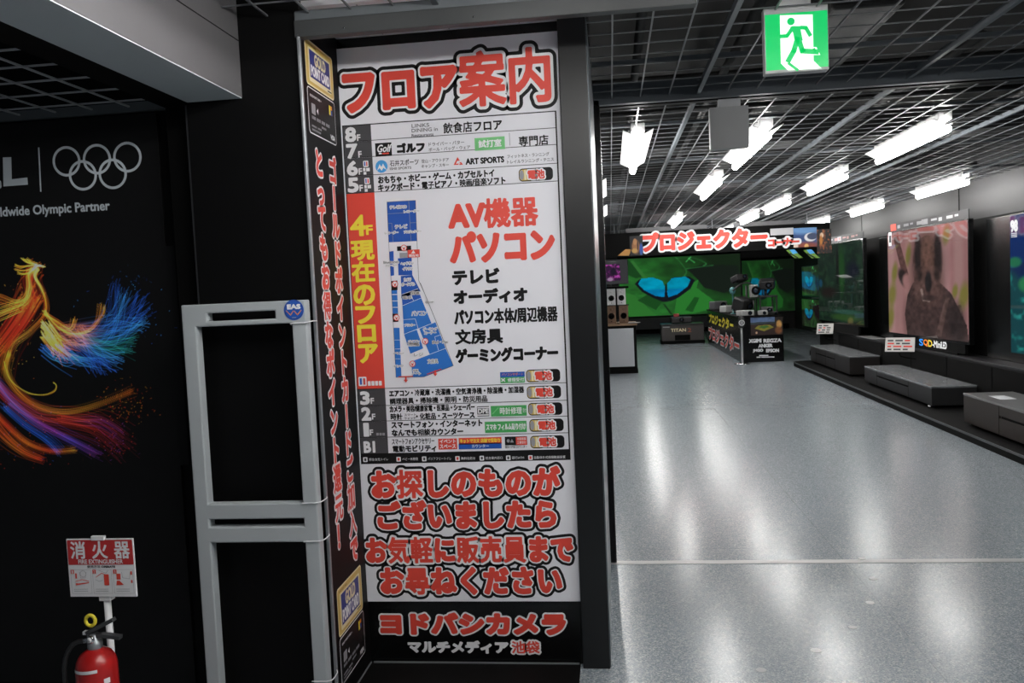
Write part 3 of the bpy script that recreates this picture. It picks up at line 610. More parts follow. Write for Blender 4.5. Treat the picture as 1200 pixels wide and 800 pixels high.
# ================================================================ LEFT PANEL OF THE RECESS
LP = Plane((-1.104, 0, 0), (0, 1, 0))
t = thing('vertical_slogan', 'vertical red slogan in two columns on the black side panel', 'lettering', (-1.104, 3.24, 1.3))
RL = [(PRINTW, .0125), (RED, .0055)]
b = MB(); text(b, LP, 'ゴールドポイントカードご加入で', 3.288, 3.378, .51, 2.175, RL, vertical=True, kk=.6); b.build('right_column', t)
b = MB(); text(b, LP, 'とってもお得なポイント還元！', 3.128, 3.218, .62, 2.175, RL, vertical=True, kk=.6); b.build('left_column', t)
def gold_card(z0, z1, label):
    t = thing('gold_card_sticker', label, 'sticker', (-1.104, 3.24, z0), 'point card stickers'); a0, a1 = 3.088, 3.404; h = z1 - z0
    b = MB(); b.rect(LP, a0, a1, z0, z1, .0006, PALEG, .016); b.rect(LP, a0 + .006, a1 - .006, z0 + .006, z1 - .006, .0010, GOLD, .012); b.rect(LP, a0 + .03, a1 - .03, z0 + .018, z1 - .026, .0013, PALEG, .010); b.build('card_face', t)
    b = MB(); b.rect(LP, a0 + .044, a1 - .044, z0 + .034, z1 - .034, .0017, NAVY)
    text(b, LP, 'GOLD', a0 + .098, a1 - .095, z0 + h * .52, z1 - .042, [(PALEG, .003)], d=.002); text(b, LP, 'POINT CARD', a0 + .055, a1 - .055, z0 + .044, z0 + h * .47, [(PRINTW, .0025)], d=.002)
    text(b, LP, 'GOLD POINT CARD', a0 + .02, a0 + .12, z1 - .020, z1 - .012, [(PRINTK, 0)], d=.002); b.rect(LP, a1 - .08, a1 - .034, z0 + .022, z0 + .027, .002, PRINTK); b.build('card_lettering', t)
def black_card(z0, z1, label):
    t = thing('black_card_sticker', label, 'sticker', (-1.104, 3.24, z0), 'point card stickers'); a0, a1 = 3.088, 3.404; h = z1 - z0
    b = MB(); b.rect(LP, a0, a1, z0, z1, .0006, PRINTW, .016); b.rect(LP, a0 + .004, a1 - .004, z0 + .004, z1 - .004, .0010, PRINTK, .013); b.build('card_face', t)
    b = MB(); text(b, LP, 'GOLD POINT CARD +', a0 + .025, a0 + .15, z1 - .034, z1 - .026, [(PRINTW, .0003)], d=.0016); b.rect(LP, a0 + .035, a0 + .078, z0 + .078, z0 + .118, .0016, MIDG, .005); b.poly(LP, [(a0 + .092, z0 + .098), (a0 + .108, z0 + .110), (a0 + .108, z0 + .086)], .0016, PRINTW)
    for q, w, z, h in ((.035, .045, .058, .012), (.088, .045, .058, .012), (.141, .045, .058, .012), (.194, .05, .058, .012), (.14, .06, .040, .008), (.03, .06, .028, .007), (.095, .045, .028, .007), (.03, .10, .014, .007)):
        for k in range(int(w / .011)): b.rect(LP, a0 + q + k * .011, a0 + q + k * .011 + .007, z0 + z, z0 + z + h, .0016, MIDG)
    text(b, LP, 'VISA', a1 - .075, a1 - .022, z0 + .016, z0 + .034, [(PRINTW, .0012)], d=.0016, slant=.2); b.rect(LP, a1 - .075, a1 - .058, z1 - .062, z1 - .024, .0016, YEL); b.rect(LP, a1 - .056, a1 - .038, z1 - .062, z1 - .042, .0016, BLU); b.rect(LP, a1 - .056, a1 - .038, z1 - .040, z1 - .024, .0016, ORNG); b.build('card_lettering', t)
gold_card(2.415, 2.588, 'gold point card picture high on the side panel, under the grey fascia'); black_card(2.232, 2.408, 'black card picture above the vertical red slogan')
gold_card(.276, .468, 'gold point card picture low on the side panel, below the red slogan'); black_card(.085, .270, 'black card picture at the foot of the side panel')

# ================================================================ SECURITY GATE
GP = Plane((0, 2.94, 0), (1, 0, 0))
gate = thing('security_gate', 'light grey ladder shaped security gate strapped in front of the black column', 'security gate', (-1.345, 2.965, 0))
A_ = [-1.584, -1.530, -1.485, -1.222, -1.160, -1.105]; B_ = [0.0, .05, .706, .765, .795, .853, 1.520, 1.539, 1.569, 1.603]
fill = set()
for j in range(9):
    for i in range(5):
        solid = i in (0, 4) or j in (0, 2, 4, 6, 8) or (j == 7 and i in (1, 3))
        if solid: fill.add((i, j))
b = MB(); b.cells(GP, A_, B_, fill, -.048, 0, GATEM, .005); b.build('frame', gate)
b = MB(); b.box(-1.60, -1.09, 2.90, 3.025, 0, .03, GATEM, .006); b.build('foot', gate)
b = MB(); A = GP.px(344.5, 363); R_ = .0375; b.disc(GP, *A, R_, .0015, BLU, 32); b.disc(GP, *A, R_ * .93, .002, NAVY, 32); b.disc(GP, *A, R_ * .88, .0024, BLU, 32)
text(b, GP, 'EAS', A[0] - R_ * .62, A[0] + R_ * .66, A[1] + .004, A[1] + R_ * .52, [(PRINTW, .0018)], d=.003)
for k in (-1, 1): b.line(GP, [(A[0] + k * R_ * .75, A[1] - R_ * .05), (A[0] + k * R_ * .35, A[1] - R_ * .5), (A[0] + k * .002, A[1] - R_ * .1)], .003, .003, ORNG)
b.rect(GP, A[0] - .008, A[0] + .008, A[1] - R_ * .78, A[1] - R_ * .70, .003, MIDG); o = b.build('round_badge', gate)
for y0, y1 in ((379, 377.5), (590, 588.5), (635, 633), (799, 796)):
    z = GP.px(360, (y0 + y1) / 2)[1]; b = MB(); b.tube([(-1.163, 2.945, z - .004), (-1.162, 2.936, z), (-1.13, 2.935, z + .001), (-1.10, 2.936, z + .002), (-1.085, 2.945, z + .006), (-1.088, 3.0, z + .004), (-1.10, 3.03, z)], .0022, PRINTW, 6, 4); b.build('cable_tie', gate)

# ================================================================ FIRE EXTINGUISHER AND ITS SIGN
EP = Plane((0, 2.68, 0), (1, 0, 0)); cp = lambda x, y: (40 + x / 4, 600 + y / 4)
es = thing('fire_extinguisher_sign', 'red and white fire extinguisher notice on a pole above the extinguisher', 'sign', (-1.82, 2.72, 0))
a0, z1 = EP.px(77.3, 631.5); a1, z0 = EP.px(160.5, 699); a1 = max(a1, EP.px(154.5, 629)[0])
b = MB(); b.obox(EP, a0, a1, z0, z1, -.006, 0, PRINTW, .001); b.rect(EP, a0 + .003, a1 - .003, z0 + (z1 - z0) * .555, z1 - .004, .0006, M('notice_red', (.50, .028, .03), .45), .004); plate = b.build('plate', es)
W_ = a1 - a0; H_ = z1 - z0; fx = lambda u: a0 + W_ * u; fz = lambda v: z0 + H_ * v
b = MB(); text(b, EP, '消', fx(.06), fx(.275), fz(.665), fz(.955), [(PRINTW, .0028)], d=.0012); text(b, EP, '火', fx(.385), fx(.61), fz(.665), fz(.955), [(PRINTW, .0028)], d=.0012); text(b, EP, '器', fx(.715), fx(.94), fz(.665), fz(.945), [(PRINTW, .0026)], d=.0012)
text(b, EP, 'FIRE EXTINGUISHER', fx(.165), fx(.83), fz(.575), fz(.645), [(PRINTW, .0005)], d=.0012); text(b, EP, '使用方法 OPERATE', fx(.29), fx(.71), fz(.50), fz(.545), [(PRINTK, .0005)], d=.0012); b.build('plate_lettering', plate)
b = MB()
for k, (u0, u1) in enumerate(((.035, .335), (.365, .645), (.675, .965))):
    P = [(fx(u0), fz(.06)), (fx(u1), fz(.06)), (fx(u1), fz(.47)), (fx(u0), fz(.47)), (fx(u0), fz(.06))]; b.line(EP, P, .0008, .0008, MIDG)
    b.rect(EP, fx(u0), fx(u0 + .05), fz(.40), fz(.47), .0012, RED); text(b, EP, str(k + 1), fx(u0 + .018), fx(u0 + .034), fz(.41), fz(.46), [(PRINTW, .0003)], d=.0018)
    for q in (.10, .135): b.line(EP, [(fx(u0 + .03), fz(q)), (fx(u1 - .06), fz(q))], .0014, .0012, MIDG)
b.poly(EP, [(fx(.10), fz(.20)), (fx(.30), fz(.24)), (fx(.30), fz(.255)), (fx(.15), fz(.235)), (fx(.10), fz(.24))], .0012, RED); b.line(EP, [(fx(.10), fz(.27)), (fx(.2), fz(.30)), (fx(.3), fz(.27))], .0022, .0012, RED); b.rect(EP, fx(.10), fx(.125), fz(.32), fz(.41), .0012, RED)
b.ring(EP, fx(.22), fz(.40), .011, .0012, .0012, MIDG, 16); b.line(EP, [(fx(.17), fz(.43)), (fx(.18), fz(.33)), (fx(.25), fz(.33)), (fx(.27), fz(.43))], .0011, .0012, MIDG)
b.rect(EP, fx(.53), fx(.605), fz(.20), fz(.39), .0012, RED, .003); b.line(EP, [(fx(.565), fz(.38)), (fx(.50), fz(.41)), (fx(.41), fz(.34))], .002, .0014, RED); b.line(EP, [(fx(.60), fz(.46)), (fx(.565), fz(.41)), (fx(.46), fz(.46))], .0011, .0014, MIDG); b.line(EP, [(fx(.40), fz(.30)), (fx(.46), fz(.27)), (fx(.51), fz(.29))], .0011, .0014, MIDG)
b.rect(EP, fx(.72), fx(.78), fz(.30), fz(.40), .0012, RED); b.poly(EP, [(fx(.71), fz(.20)), (fx(.82), fz(.21)), (fx(.76), fz(.28)), (fx(.72), fz(.28))], .0012, RED); b.line(EP, [(fx(.80), fz(.43)), (fx(.81), fz(.33)), (fx(.91), fz(.31)), (fx(.93), fz(.42))], .0011, .0012, MIDG); b.rect(EP, fx(.93), fx(.955), fz(.38), fz(.44), .0012, RED); b.rect(EP, fx(.93), fx(.955), fz(.24), fz(.29), .0012, RED); b.build('plate_pictures', plate)
px_ = EP.px(123, 720)[0]
b = MB(); b.cyl((px_, 2.70, .02), (px_, 2.70, z0 + .03), .012, PRINTW, 14); b.build('pole', es)
b = MB(); b.box(px_ - .022, px_ + .022, 2.684, 2.715, z0 - .018, z0 + .012, PRINTW, .003); b.box((a0 + a1) / 2 - .03, (a0 + a1) / 2 + .02, 2.677, 2.69, z1 - .006, z1 + .010, PRINTW, .002); b.build('plate_clip', es)
b = MB(); b.box(px_ - .10, px_ + .10, 2.665, 2.86, 0, .02, PRINTW, .006); b.lathe((px_, 2.70, .018), [(.03, 0), (.016, .03)], PRINTW, 16); b.build('foot', es)
ex, ey = on(1, 2.58, 113, 775)[0], 2.58; EXR = M('extinguisher_red', (.42, .012, .012), .28, spec=.6)
fe = thing('fire_extinguisher', 'red fire extinguisher standing below the red and white notice', 'fire extinguisher', (ex, ey, 0)); zt = on(1, 2.58, 113, 761)[2] + .008
b = MB(); b.lathe((ex, ey, 0), [(.058, 0), (.064, .006), (.066, .02), (.066, zt - .062), (.062, zt - .04), (.05, zt - .02), (.034, zt - .008), (.022, zt)], EXR, 36); body = b.build('cylinder', fe)
b = MB()
def wrap(z0, z1, t0, t1, mat, r=.0668, lean=0.0, n=10):
    vs = []; 
    for k in range(n + 1):
        t = math.radians(t0 + (t1 - t0) * k / n)
        for z in (z0, z1): vs.append((ex + r * math.cos(t), ey + r * math.sin(t), z + lean * k / n))
    b.add(vs, [(2 * k, 2 * k + 2, 2 * k + 3, 2 * k + 1) for k in range(n)], mat, True)
wrap(zt - .067, zt - .056, -135, -55, PRINTW, .0674, .004); wrap(zt - .19, zt - .115, -125, -55, PRINTK); wrap(zt - .108, zt - .09, -40, -22, PRINTW); wrap(zt - .150, zt - .125, -40, -20, YEL); wrap(zt - .165, zt - .135, -112, -90, PRINTW, .0674); wrap(zt - .17, zt - .13, -80, -62, RED, .0674); b.build('label', body)
b = MB(); b.lathe((ex, ey, zt - .004), [(.022, 0), (.024, .006), (.024, .026), (.017, .032), (.015, .052)], STEEL, 24); b.cyl((ex, ey, zt + .030), (ex - .036, ey - .006, zt + .026), .009, CHROME, 12); b.build('valve', fe)
b = MB(); b.lathe((ex - .002, ey - .016, zt + .034), [(.013, 0), (.014, .006), (.011, .009)], CHROME, 20, True, (0, -1, .1)); b.lathe((ex - .002, ey - .0255, zt + .035), [(.009, 0), (.009, .0006)], PRINTW, 16, True, (0, -1, .1)); b.build('gauge', fe)
b = MB()
LEV = M('lever_dark', (.045, .047, .05), .35)
def lever(p):
    for (x0, z0_), (x1, z1_) in zip(p, p[1:]):
        d = np.array([x1 - x0, z1_ - z0_]); n = np.array([-d[1], d[0]]) / np.hypot(*d) * .006
        vs = []
        for y in (ey - .011, ey + .011): vs += [(x0 + n[0], y, z0_ + n[1]), (x0 - n[0], y, z0_ - n[1]), (x1 - n[0], y, z1_ - n[1]), (x1 + n[0], y, z1_ + n[1])]
        b.add(vs, [(0, 1, 2, 3), (7, 6, 5, 4), (0, 4, 5, 1), (1, 5, 6, 2), (2, 6, 7, 3), (3, 7, 4, 0)], LEV)
lever([(ex - .024, zt + .052), (ex + .02, zt + .072), (ex + .075, zt + .098)]); lever([(ex - .02, zt + .040), (ex + .03, zt + .044), (ex + .095, zt + .036)]); b.box(ex - .038, ex - .018, ey - .008, ey + .008, zt + .045, zt + .058, PRINTW, .002); b.build('lever', fe)
b = MB(); vs = []; 
for k in range(25): t = k * math.tau / 24; vs.append((ex - .002 + .017 * math.cos(t), ey - .012, zt + .098 + .018 * math.sin(t)))
b.tube(vs, .006, YEL, 8, 2); b.build('pin_ring', fe)
b = MB(); b.tube([(ex - .034, ey - .006, zt + .026), (ex - .075, ey - .012, zt + .012), (ex - .105, ey - .015, zt - .05), (ex - .108, ey - .012, zt - .18), (ex - .095, ey, .12), (ex - .08, ey, .07)], .008, M('hose_rubber', (.018, .018, .019), .4), 10, 8); b.cyl((ex - .08, ey, .07), (ex - .076, ey, .02), .011, PRINTK, 12, .016); b.build('hose', fe)

# ================================================================ DARK WALL WITH THE FIREBIRD POSTER
DP = Plane((0, 3.205, 0), (1, 0, 0))
mu = thing('firebird_poster', 'black wall poster with glowing firebird, five rings and grey lettering', 'poster', (-2.9, 3.205, .05))
b = MB(); b.obox(DP, -4.4, -1.775, .03, 2.375, -.013, 0, M('poster_black', (.006, .006, .0065), .5, spec=.2), .001); b.build('poster_sheet', mu)
LG = M('poster_grey', (.50, .55, .59), .5); lt = [(LG, 0)]; dc = lambda x, y: DP.px(x / 2.857, y / 2.857)
b = MB(); b.poly(DP, [dc(10, 527), dc(38, 526), dc(40, 600), dc(92, 594), dc(94, 618), dc(12, 624)], .0008, LG); tpx(b, DP, 'DEL', -84, 206, -2, 202, 34, [(LG, .010)]); b.line(DP, [dc(130, 495), dc(137, 640)], .006, .0008, LG); b.build('brand_lettering', mu)
b = MB(); tpx(b, DP, 'Worldwide Olympic Partner', -26, 250.8, 128.5, 243, 14, [(LG, .0014)]); b.build('partner_lettering', mu)
b = MB()
rr = DP.px((223 + 43) / 2.857, 540 / 2.857)[0] - dc(223, 540)[0]
for k, (x, y) in enumerate(((223, 540), (325, 533), (427, 526), (278, 587), (378, 582))): b.ring(DP, *dc(x, y), rr, .0105, .0008 + k * .0002, LG)
b.build('five_rings', mu)
A0, Z1 = DP.px(-25, 300); A1, Z0 = DP.px(205, 545); A0 = min(A0, DP.px(-25, 545)[0]); A1 = max(A1, DP.px(205, 300)[0]); Z1 = max(Z1, DP.px(205, 295)[1]); Z0 = min(Z0, DP.px(-25, 548)[1])
cv = Canvas(430, 470)
def nd(L): return [((DP.px(x / 2.857, 280 + y / 2.857)[0] - A0) / (A1 - A0), (Z1 - DP.px(x / 2.857, 280 + y / 2.857)[1]) / (Z1 - Z0)) for x, y in L]
OR = (1, .22, .02); YE = (1, .62, .08); RE = (.85, .05, .02); BL = (.02, .12, .62); CY = (.05, .32, .85); TE = (.02, .30, .28); PU = (.30, .05, .45); GD = (.75, .36, .03)
def plume(L, cols, n, spread, r=.8, amt=.3, tipspread=None):
    ts = spread if tipspread is None else tipspread
    for _ in range(n):
        g = RNG.normal(0, 1, 2); K = len(L); e = 1 - .35 * RNG.random() * (K > 3)
        P = [(x + g[0] * (spread + (ts - spread) * i / (K - 1)) + RNG.normal(0, 1.2), y + g[1] * (spread + (ts - spread) * i / (K - 1)) + RNG.normal(0, 1.2)) for i, (x, y) in enumerate(L)]
        cv.stroke(nd(P), [tuple(c * (.6 + .6 * RNG.random()) for c in q) for q in cols], r, r * .6, amt * (.5 + RNG.random()))
def sparks(n, cx, cy, sx, sy, cols):
    for _ in range(n):
        x, y = cx + RNG.normal(0, sx), cy + RNG.normal(0, sy); cv.stroke(nd([(x, y), (x + RNG.normal(0, 3), y + RNG.normal(0, 3))]), [cols[RNG.integers(len(cols))]] * 2, .7, .5, .25 * RNG.random(), 6)
# neck, body
plume([(118, 100), (105, 118), (100, 160), (112, 200), (90, 260), (50, 320), (15, 380), (0, 440)], [OR, RE, RE, RE, RE, OR], 90, 11, 1.1, .07, 20)
plume([(128, 100), (118, 125), (140, 165), (155, 210), (150, 255), (100, 310), (50, 350), (30, 400)], [YE, YE, OR, OR, YE, OR], 26, 3, .8, .26, 8)
plume([(112, 100), (96, 120), (98, 165), (85, 205), (50, 215), (0, 198), (-40, 190)], [YE, OR, YE, YE, OR, YE], 26, 3, .8, .26, 10)
plume([(105, 200), (70, 260), (20, 330), (-20, 380)], [OR, RE, RE, OR], 70, 22, 1.6, .07, 18)
plume([(60, 225), (20, 240), (-30, 260)], [OR, YE, GD], 26, 14, .8, .18, 18)
# head, beak, crest
plume([(112, 104), (122, 92), (134, 90), (149, 93)], [OR, YE, YE, GD], 14, 2.2, .9, .4, .8)
for L in ([(122, 90), (100, 104), (70, 106), (50, 102)], [(120, 88), (95, 92), (70, 95), (52, 88)], [(122, 86), (100, 82), (84, 74), (72, 64)], [(124, 84), (112, 78), (100, 72), (92, 66)], [(118, 94), (98, 112), (78, 118), (60, 112)]): plume(L, [YE, OR, GD], 5, 1.6, .7, .4, 2.5)
# right wing
for L, c in (([(150, 240), (180, 285), (230, 315), (290, 312), (325, 280), (338, 218)], [YE, OR, YE, OR, GD]), ([(155, 250), (200, 295), (250, 318), (300, 300), (342, 255), (347, 225)], [OR, YE, OR, GD, GD]), ([(150, 250), (190, 275), (235, 300), (250, 268)], [OR, OR, GD])): plume(L, c, 16, 3, .7, .24, 4)
tips = [((395, 155), 60, BL), ((418, 185), 100, CY), ((470, 190), 150, BL), ((488, 235), 160, BL), ((480, 280), 190, CY), ((445, 335), 210, TE), ((430, 378), 230, TE), ((400, 408), 240, CY), ((375, 428), 250, BL), ((330, 438), 250, BL)]
for (tx, ty), q, c in tips:
    for k in range(22):
        sx, sy = 175 + RNG.random() * 110, 285 + RNG.random() * 70; jx, jy = RNG.normal(0, 14), RNG.normal(0, 14)
        mx, my = (sx + tx) / 2 + 40 + RNG.normal(0, 10), max(sy, ty) - 12 + RNG.normal(0, 12)
        if ty > 300: mx, my = (sx + tx) / 2 + RNG.normal(0, 10), (sy + ty) / 2 + 12 + RNG.normal(0, 10)
        cv.stroke(nd([(sx, sy), (mx, my), (tx + jx, ty + jy)]), [tuple(v * .55 for v in OR), tuple(v * .45 for v in c), c, c], .8, .5, .24)
for k in range(90):
    sx, sy = 135 + RNG.random() * 40, 270 + RNG.random() * 60; cv.stroke(nd([(sx, sy), (sx + 30, sy + 40), (sx + 60 + RNG.normal(0, 20), sy + 70 + RNG.normal(0, 16))]), [YE, OR, tuple(v * .4 for v in OR)], .9, .6, .26)
for k in range(46):
    sx = 130 + RNG.random() * 110; sy = 350 + RNG.random() * 40; cv.stroke(nd([(sx, sy), (sx + 45, sy + 35), (sx + 110 + RNG.normal(0, 20), sy + 45 + RNG.normal(0, 12))]), [BL, CY, BL], .8, .5, .2)
# tail plumes
plume([(30, 380), (20, 440), (60, 510), (130, 560), (220, 578), (320, 555), (440, 508)], [GD, GD, OR, GD, GD, OR], 44, 7, .9, .16, 7)
plume([(15, 410), (35, 470), (90, 512), (145, 521), (182, 508), (189, 488), (178, 480)], [GD, YE, GD, GD], 6, 1.5, .7, .4, 1)
plume([(-30, 470), (40, 540), (130, 595), (230, 612), (330, 635), (405, 690)], [RE, RE, (.8, .1, .1), RE, RE, (.7, .05, .12)], 70, 9, .9, .14, 26)
plume([(200, 600), (270, 610), (340, 615), (400, 655)], [RE, (.8, .1, .1), PU, PU], 18, 8, .7, .2, 14)
plume([(-20, 470), (40, 545), (110, 605), (190, 650), (250, 680), (315, 715)], [BL, BL, PU, (.1, .08, .6), PU], 46, 8, .9, .18, 12)
plume([(20, 560), (90, 620), (160, 670), (200, 710)], [BL, BL, BL], 26, 9, .9, .18, 10)
plume([(-40, 560), (20, 620), (90, 680), (170, 708), (250, 704)], [OR, RE, OR, RE, GD], 40, 8, .8, .18, 5)
plume([(-40, 590), (20, 660), (80, 710), (140, 735)], [RE, OR, RE], 40, 14, .8, .16, 8)
sparks(120, 420, 560, 50, 40, [OR, GD, RE]); sparks(120, 420, 250, 70, 70, [BL, CY]); sparks(120, 90, 650, 90, 60, [RE, OR, BL]); sparks(80, 60, 300, 60, 90, [OR, YE]); sparks(70, 380, 680, 40, 30, [RE, PU])
cv.c = np.clip(cv.c * 2.1, 0, 1.0) + np.array([.006, .006, .0065])
picture('firebird_picture', cv, DP, A0, A1, Z0, Z1, .0008, picture_material('poster_print', 0, .5, .2), mu)

# ================================================================ EXIT SIGN AND BLANK BOX
XP = Plane((0, 3.45, 0), (1, 0, 0)); xc = lambda x, y: XP.px(890 + x / 3.871, y / 3.871)
t = thing('exit_sign', 'lit green running man exit sign hanging from the ceiling grid', 'exit sign', (.78, 3.47, 2.65))
p0 = xc(26, 336); p1 = xc(310, 14); a0, a1, z0, z1 = p0[0], p1[0], p0[1], p1[1]
b = MB(); b.obox(XP, a0, a1, z0, z1, -.05, 0, M('exit_case', (.42, .43, .43), .4), .003); b.build('case', t)
b = MB(); EG = M('exit_green', (.0, .31, .072), .3, emit=1.0); EW = M('exit_white', (.58, .70, .60), .3, emit=1.0)
f0 = xc(31, 322); f1 = xc(307, 46); b.rect(XP, f0[0], f1[0], f0[1], f1[1], .001, EG); face = b.build('lit_face', t)
b = MB(); G = lambda L: [xc(*q) for q in L]; q = (a1 - a0) / 284
b.poly(XP, G([(92, 70), (241, 66), (245, 276), (282, 311), (128, 319), (97, 288)]), .0016, EW); b.poly(XP, G([(240, 214), (258, 214), (276, 250), (240, 250)]), .0018, EW)
b.disc(XP, *xc(142, 98), 17 * q, .0024, EG); b.poly(XP, G([(138, 124), (152, 119), (210, 119), (214, 130), (186, 134), (196, 184), (160, 192), (152, 150)]), .0024, EG)
b.line(XP, G([(95, 166), (124, 164), (150, 128)]), 17 * q, .0026, EG); b.line(XP, G([(190, 126), (210, 127), (229, 160)]), 17 * q, .0026, EG); b.line(XP, G([(174, 170), (194, 232), (262, 236)]), 23 * q, .0026, EG); b.line(XP, G([(172, 176), (155, 232), (130, 277)]), 23 * q, .0026, EG); b.line(XP, G([(254, 236), (247, 222)]), 10 * q, .0026, EG); b.line(XP, G([(132, 288), (172, 318)]), 12 * q, .0026, EG); b.build('running_man', face)
b = MB(); b.box((a0 + a1) / 2 - .06, (a0 + a1) / 2 + .06, 3.455, 3.495, z1 - .002, z1 + .03, picture_white(), .003); b.cyl(((a0 + a1) / 2, 3.475, z1 + .03), ((a0 + a1) / 2, 3.475, 3.45), .012, picture_white()); b.build('mount', t)
BP = Plane((0, 4.86, 0), (1, 0, 0)); p0 = BP.px(833, 175); p1 = BP.px(877, 123)
t = thing('hanging_box', 'blank grey box hanging from the ceiling slot left of the exit sign', 'sign box', ((p0[0] + p1[0]) / 2, 4.88, CEIL - .03))
b = MB(); b.obox(BP, p0[0], p1[0], p0[1], p1[1], -.06, 0, M('blank_box', (.48, .48, .48), .5, vary=.04), .003); b.build('case', t)
b = MB(); b.obox(BP, p0[0] + .05, p1[0] - .04, p1[1] - .001, CEIL - .029, -.045, -.015, PRINTW, .002); b.build('mount', t)

# ================================================================ PICTURES ON THE SCREENS
def butterfly(dim=1.0, w=200, h=106):
    cv = Canvas(w, h, (.012, .03, .012)); n = cv.noise(5, 3); n2 = cv.noise(14, 5)
    g = np.clip(1.25 - cv.X * 1.35 + (cv.Y - .5) * .5 + (n - .5) * .9, 0, 1); cv.c += g[..., None] * np.array([.022, .22, .028]) * (.35 + n2[..., None])
    cv.poly([(0, .02), (.09, .02), (.22, .32), (.14, .34), (0, .2)], (.015, .09, .02)); cv.poly([(.10, .04), (.13, .04), (.23, .33), (.20, .34)], (.05, .25, .05))
    cv.poly([(0, .55), (.12, .62), (.3, .98), (.1, 1), (0, .85)], (.04, .25, .04)); cv.poly([(.15, .72), (.24, .62), (.36, .74), (.3, .9)], (.015, .10, .02))
    cv.poly([(.48, .62), (.66, .40), (.64, .55), (.78, .78), (.76, .92), (.60, .98), (.45, .98)], (.035, .28, .04)); cv.poly([(.54, .92), (.62, .70), (.66, .72), (.60, .96)], (.015, .12, .02))
    cv.poly([(.56, .22), (.70, .16), (.98, .2), (1, .55), (.86, .66), (.7, .55), (.64, .38)], (.012, .020, .014))
    for P in ([(.47, .0), (.52, .12), (.56, .26), (.54, .34)], [(.48, .03), (.62, .04), (.72, .14), (.70, .18)], [(.56, .1), (.60, .02)], [(.63, .12), (.58, .04)], [(.56, .22), (.66, .20), (.78, .18)]): cv.stroke(P, [(.008, .06, .014)] * 2, 1.0, amt=.35)
    D = (.008, .010, .018); C = (.0, .42, .66)
    cv.poly([(.132, .435), (.165, .37), (.20, .345), (.30, .345), (.39, .60), (.40, .76), (.36, .765), (.29, .70), (.19, .58)], D); cv.poly([(.385, .74), (.39, .60), (.44, .355), (.58, .345), (.625, .42), (.59, .56), (.49, .70), (.42, .76)], D)
    WL = [(.160, .44), (.187, .35), (.285, .34), (.36, .405), (.383, .52), (.372, .685), (.30, .655), (.212, .555)]; WR = [(.397, .60), (.400, .45), (.440, .365), (.552, .35), (.592, .41), (.565, .52), (.480, .645), (.405, .69)]
    cv.poly(WL, C); cv.poly(WR, C); m = cv.mask(WL) | cv.mask(WR); cv.c[m] *= (.65 + .75 * n2[m])[:, None]; cv.c[m & (cv.Y > .55)] *= np.array([1, .75, 1.05])
    cv.poly([(.383, .46), (.393, .46), (.396, .74), (.380, .74)], D)
    cv.poly([(.36, .80), (.375, .80), (.44, .99), (.42, .99)], (.012, .05, .015)); cv.c *= dim; return cv
def oblique(dim, w, h):
    cv = butterfly(dim, w, h); cv.c *= np.where(cv.X < .12, .25, 1)[..., None]; cv.c[..., 1] *= np.where(cv.c[..., 2] < .05, .45, 1); cv.c[..., 0] += .004; return cv
def koala(w=150, h=150):
    cv = Canvas(w, h, (.22, .105, .105)); n = cv.noise(4, 9); n2 = cv.noise(30, 4, 2)
    cv.c *= (.7 + .7 * n)[..., None]
    for x, rx, c, a in ((.06, .05, (.34, .20, .19), .7), (.30, .05, (.30, .17, .15), .6), (.72, .08, (.36, .20, .20), .8), (.90, .05, (.30, .18, .17), .6), (.16, .06, (.28, .16, .15), .5)): cv.ell(x, .5, rx, .75, c, .9, 0, a)
    for x, y, rx, ry in ((.06, .62, .055, .12), (.03, .85, .05, .12), (.10, .4, .04, .1), (.95, .62, .05, .11), (.30, .24, .035, .1), (.77, .1, .04, .08), (.86, .58, .03, .06)): cv.ell(x, y, rx, ry, (.13, .13, .012), .8, .2, .85)
    cv.poly([(.09, .06), (.16, .04), (.30, .42), (.25, .50), (.17, .30)], (.12, .055, .05))
    cv.ell(.22, .45, .055, .10, (.035, .022, .022), .5, -.5); cv.ell(.285, .50, .06, .085, (.26, .13, .125), .5, -.5)
    B = (.062, .036, .034)
    cv.poly([(.28, .62), (.36, .50), (.66, .48), (.82, .60), (.98, .86), (1, 1), (.27, 1), (.24, .8)], B); cv.ell(.52, .85, .27, .34, B, .5)
    cv.ell(.54, .36, .21, .30, (.075, .042, .036), .7); cv.ell(.43, .26, .045, .19, (.022, .014, .014), .6); cv.ell(.67, .27, .05, .20, (.022, .014, .014), .6); cv.ell(.55, .26, .075, .22, (.135, .068, .052), .7)
    cv.ell(.55, .54, .17, .16, (.115, .062, .054), .8); cv.ell(.555, .50, .042, .10, (.018, .014, .015), .4); cv.ell(.45, .44, .03, .05, (.03, .018, .016), .9); cv.ell(.66, .44, .03, .05, (.03, .018, .016), .9)
    cv.poly([(.45, .56), (.48, .56), (.50, .64), (.58, .66), (.57, .68), (.48, .67)], (.20, .14, .125)); cv.ell(.56, .64, .10, .03, (.05, .03, .028), .7)
    cv.poly([(.63, .98), (.76, .62), (.80, .64), (.70, .98)], (.11, .065, .058)); cv.ell(.86, .84, .10, .16, (.03, .02, .02), .8)
    m = (cv.c.sum(2) < .26); cv.c *= 1.75; cv.c = np.where(m[..., None], cv.c * (.30 + .75 * n2[..., None]), cv.c); return cv
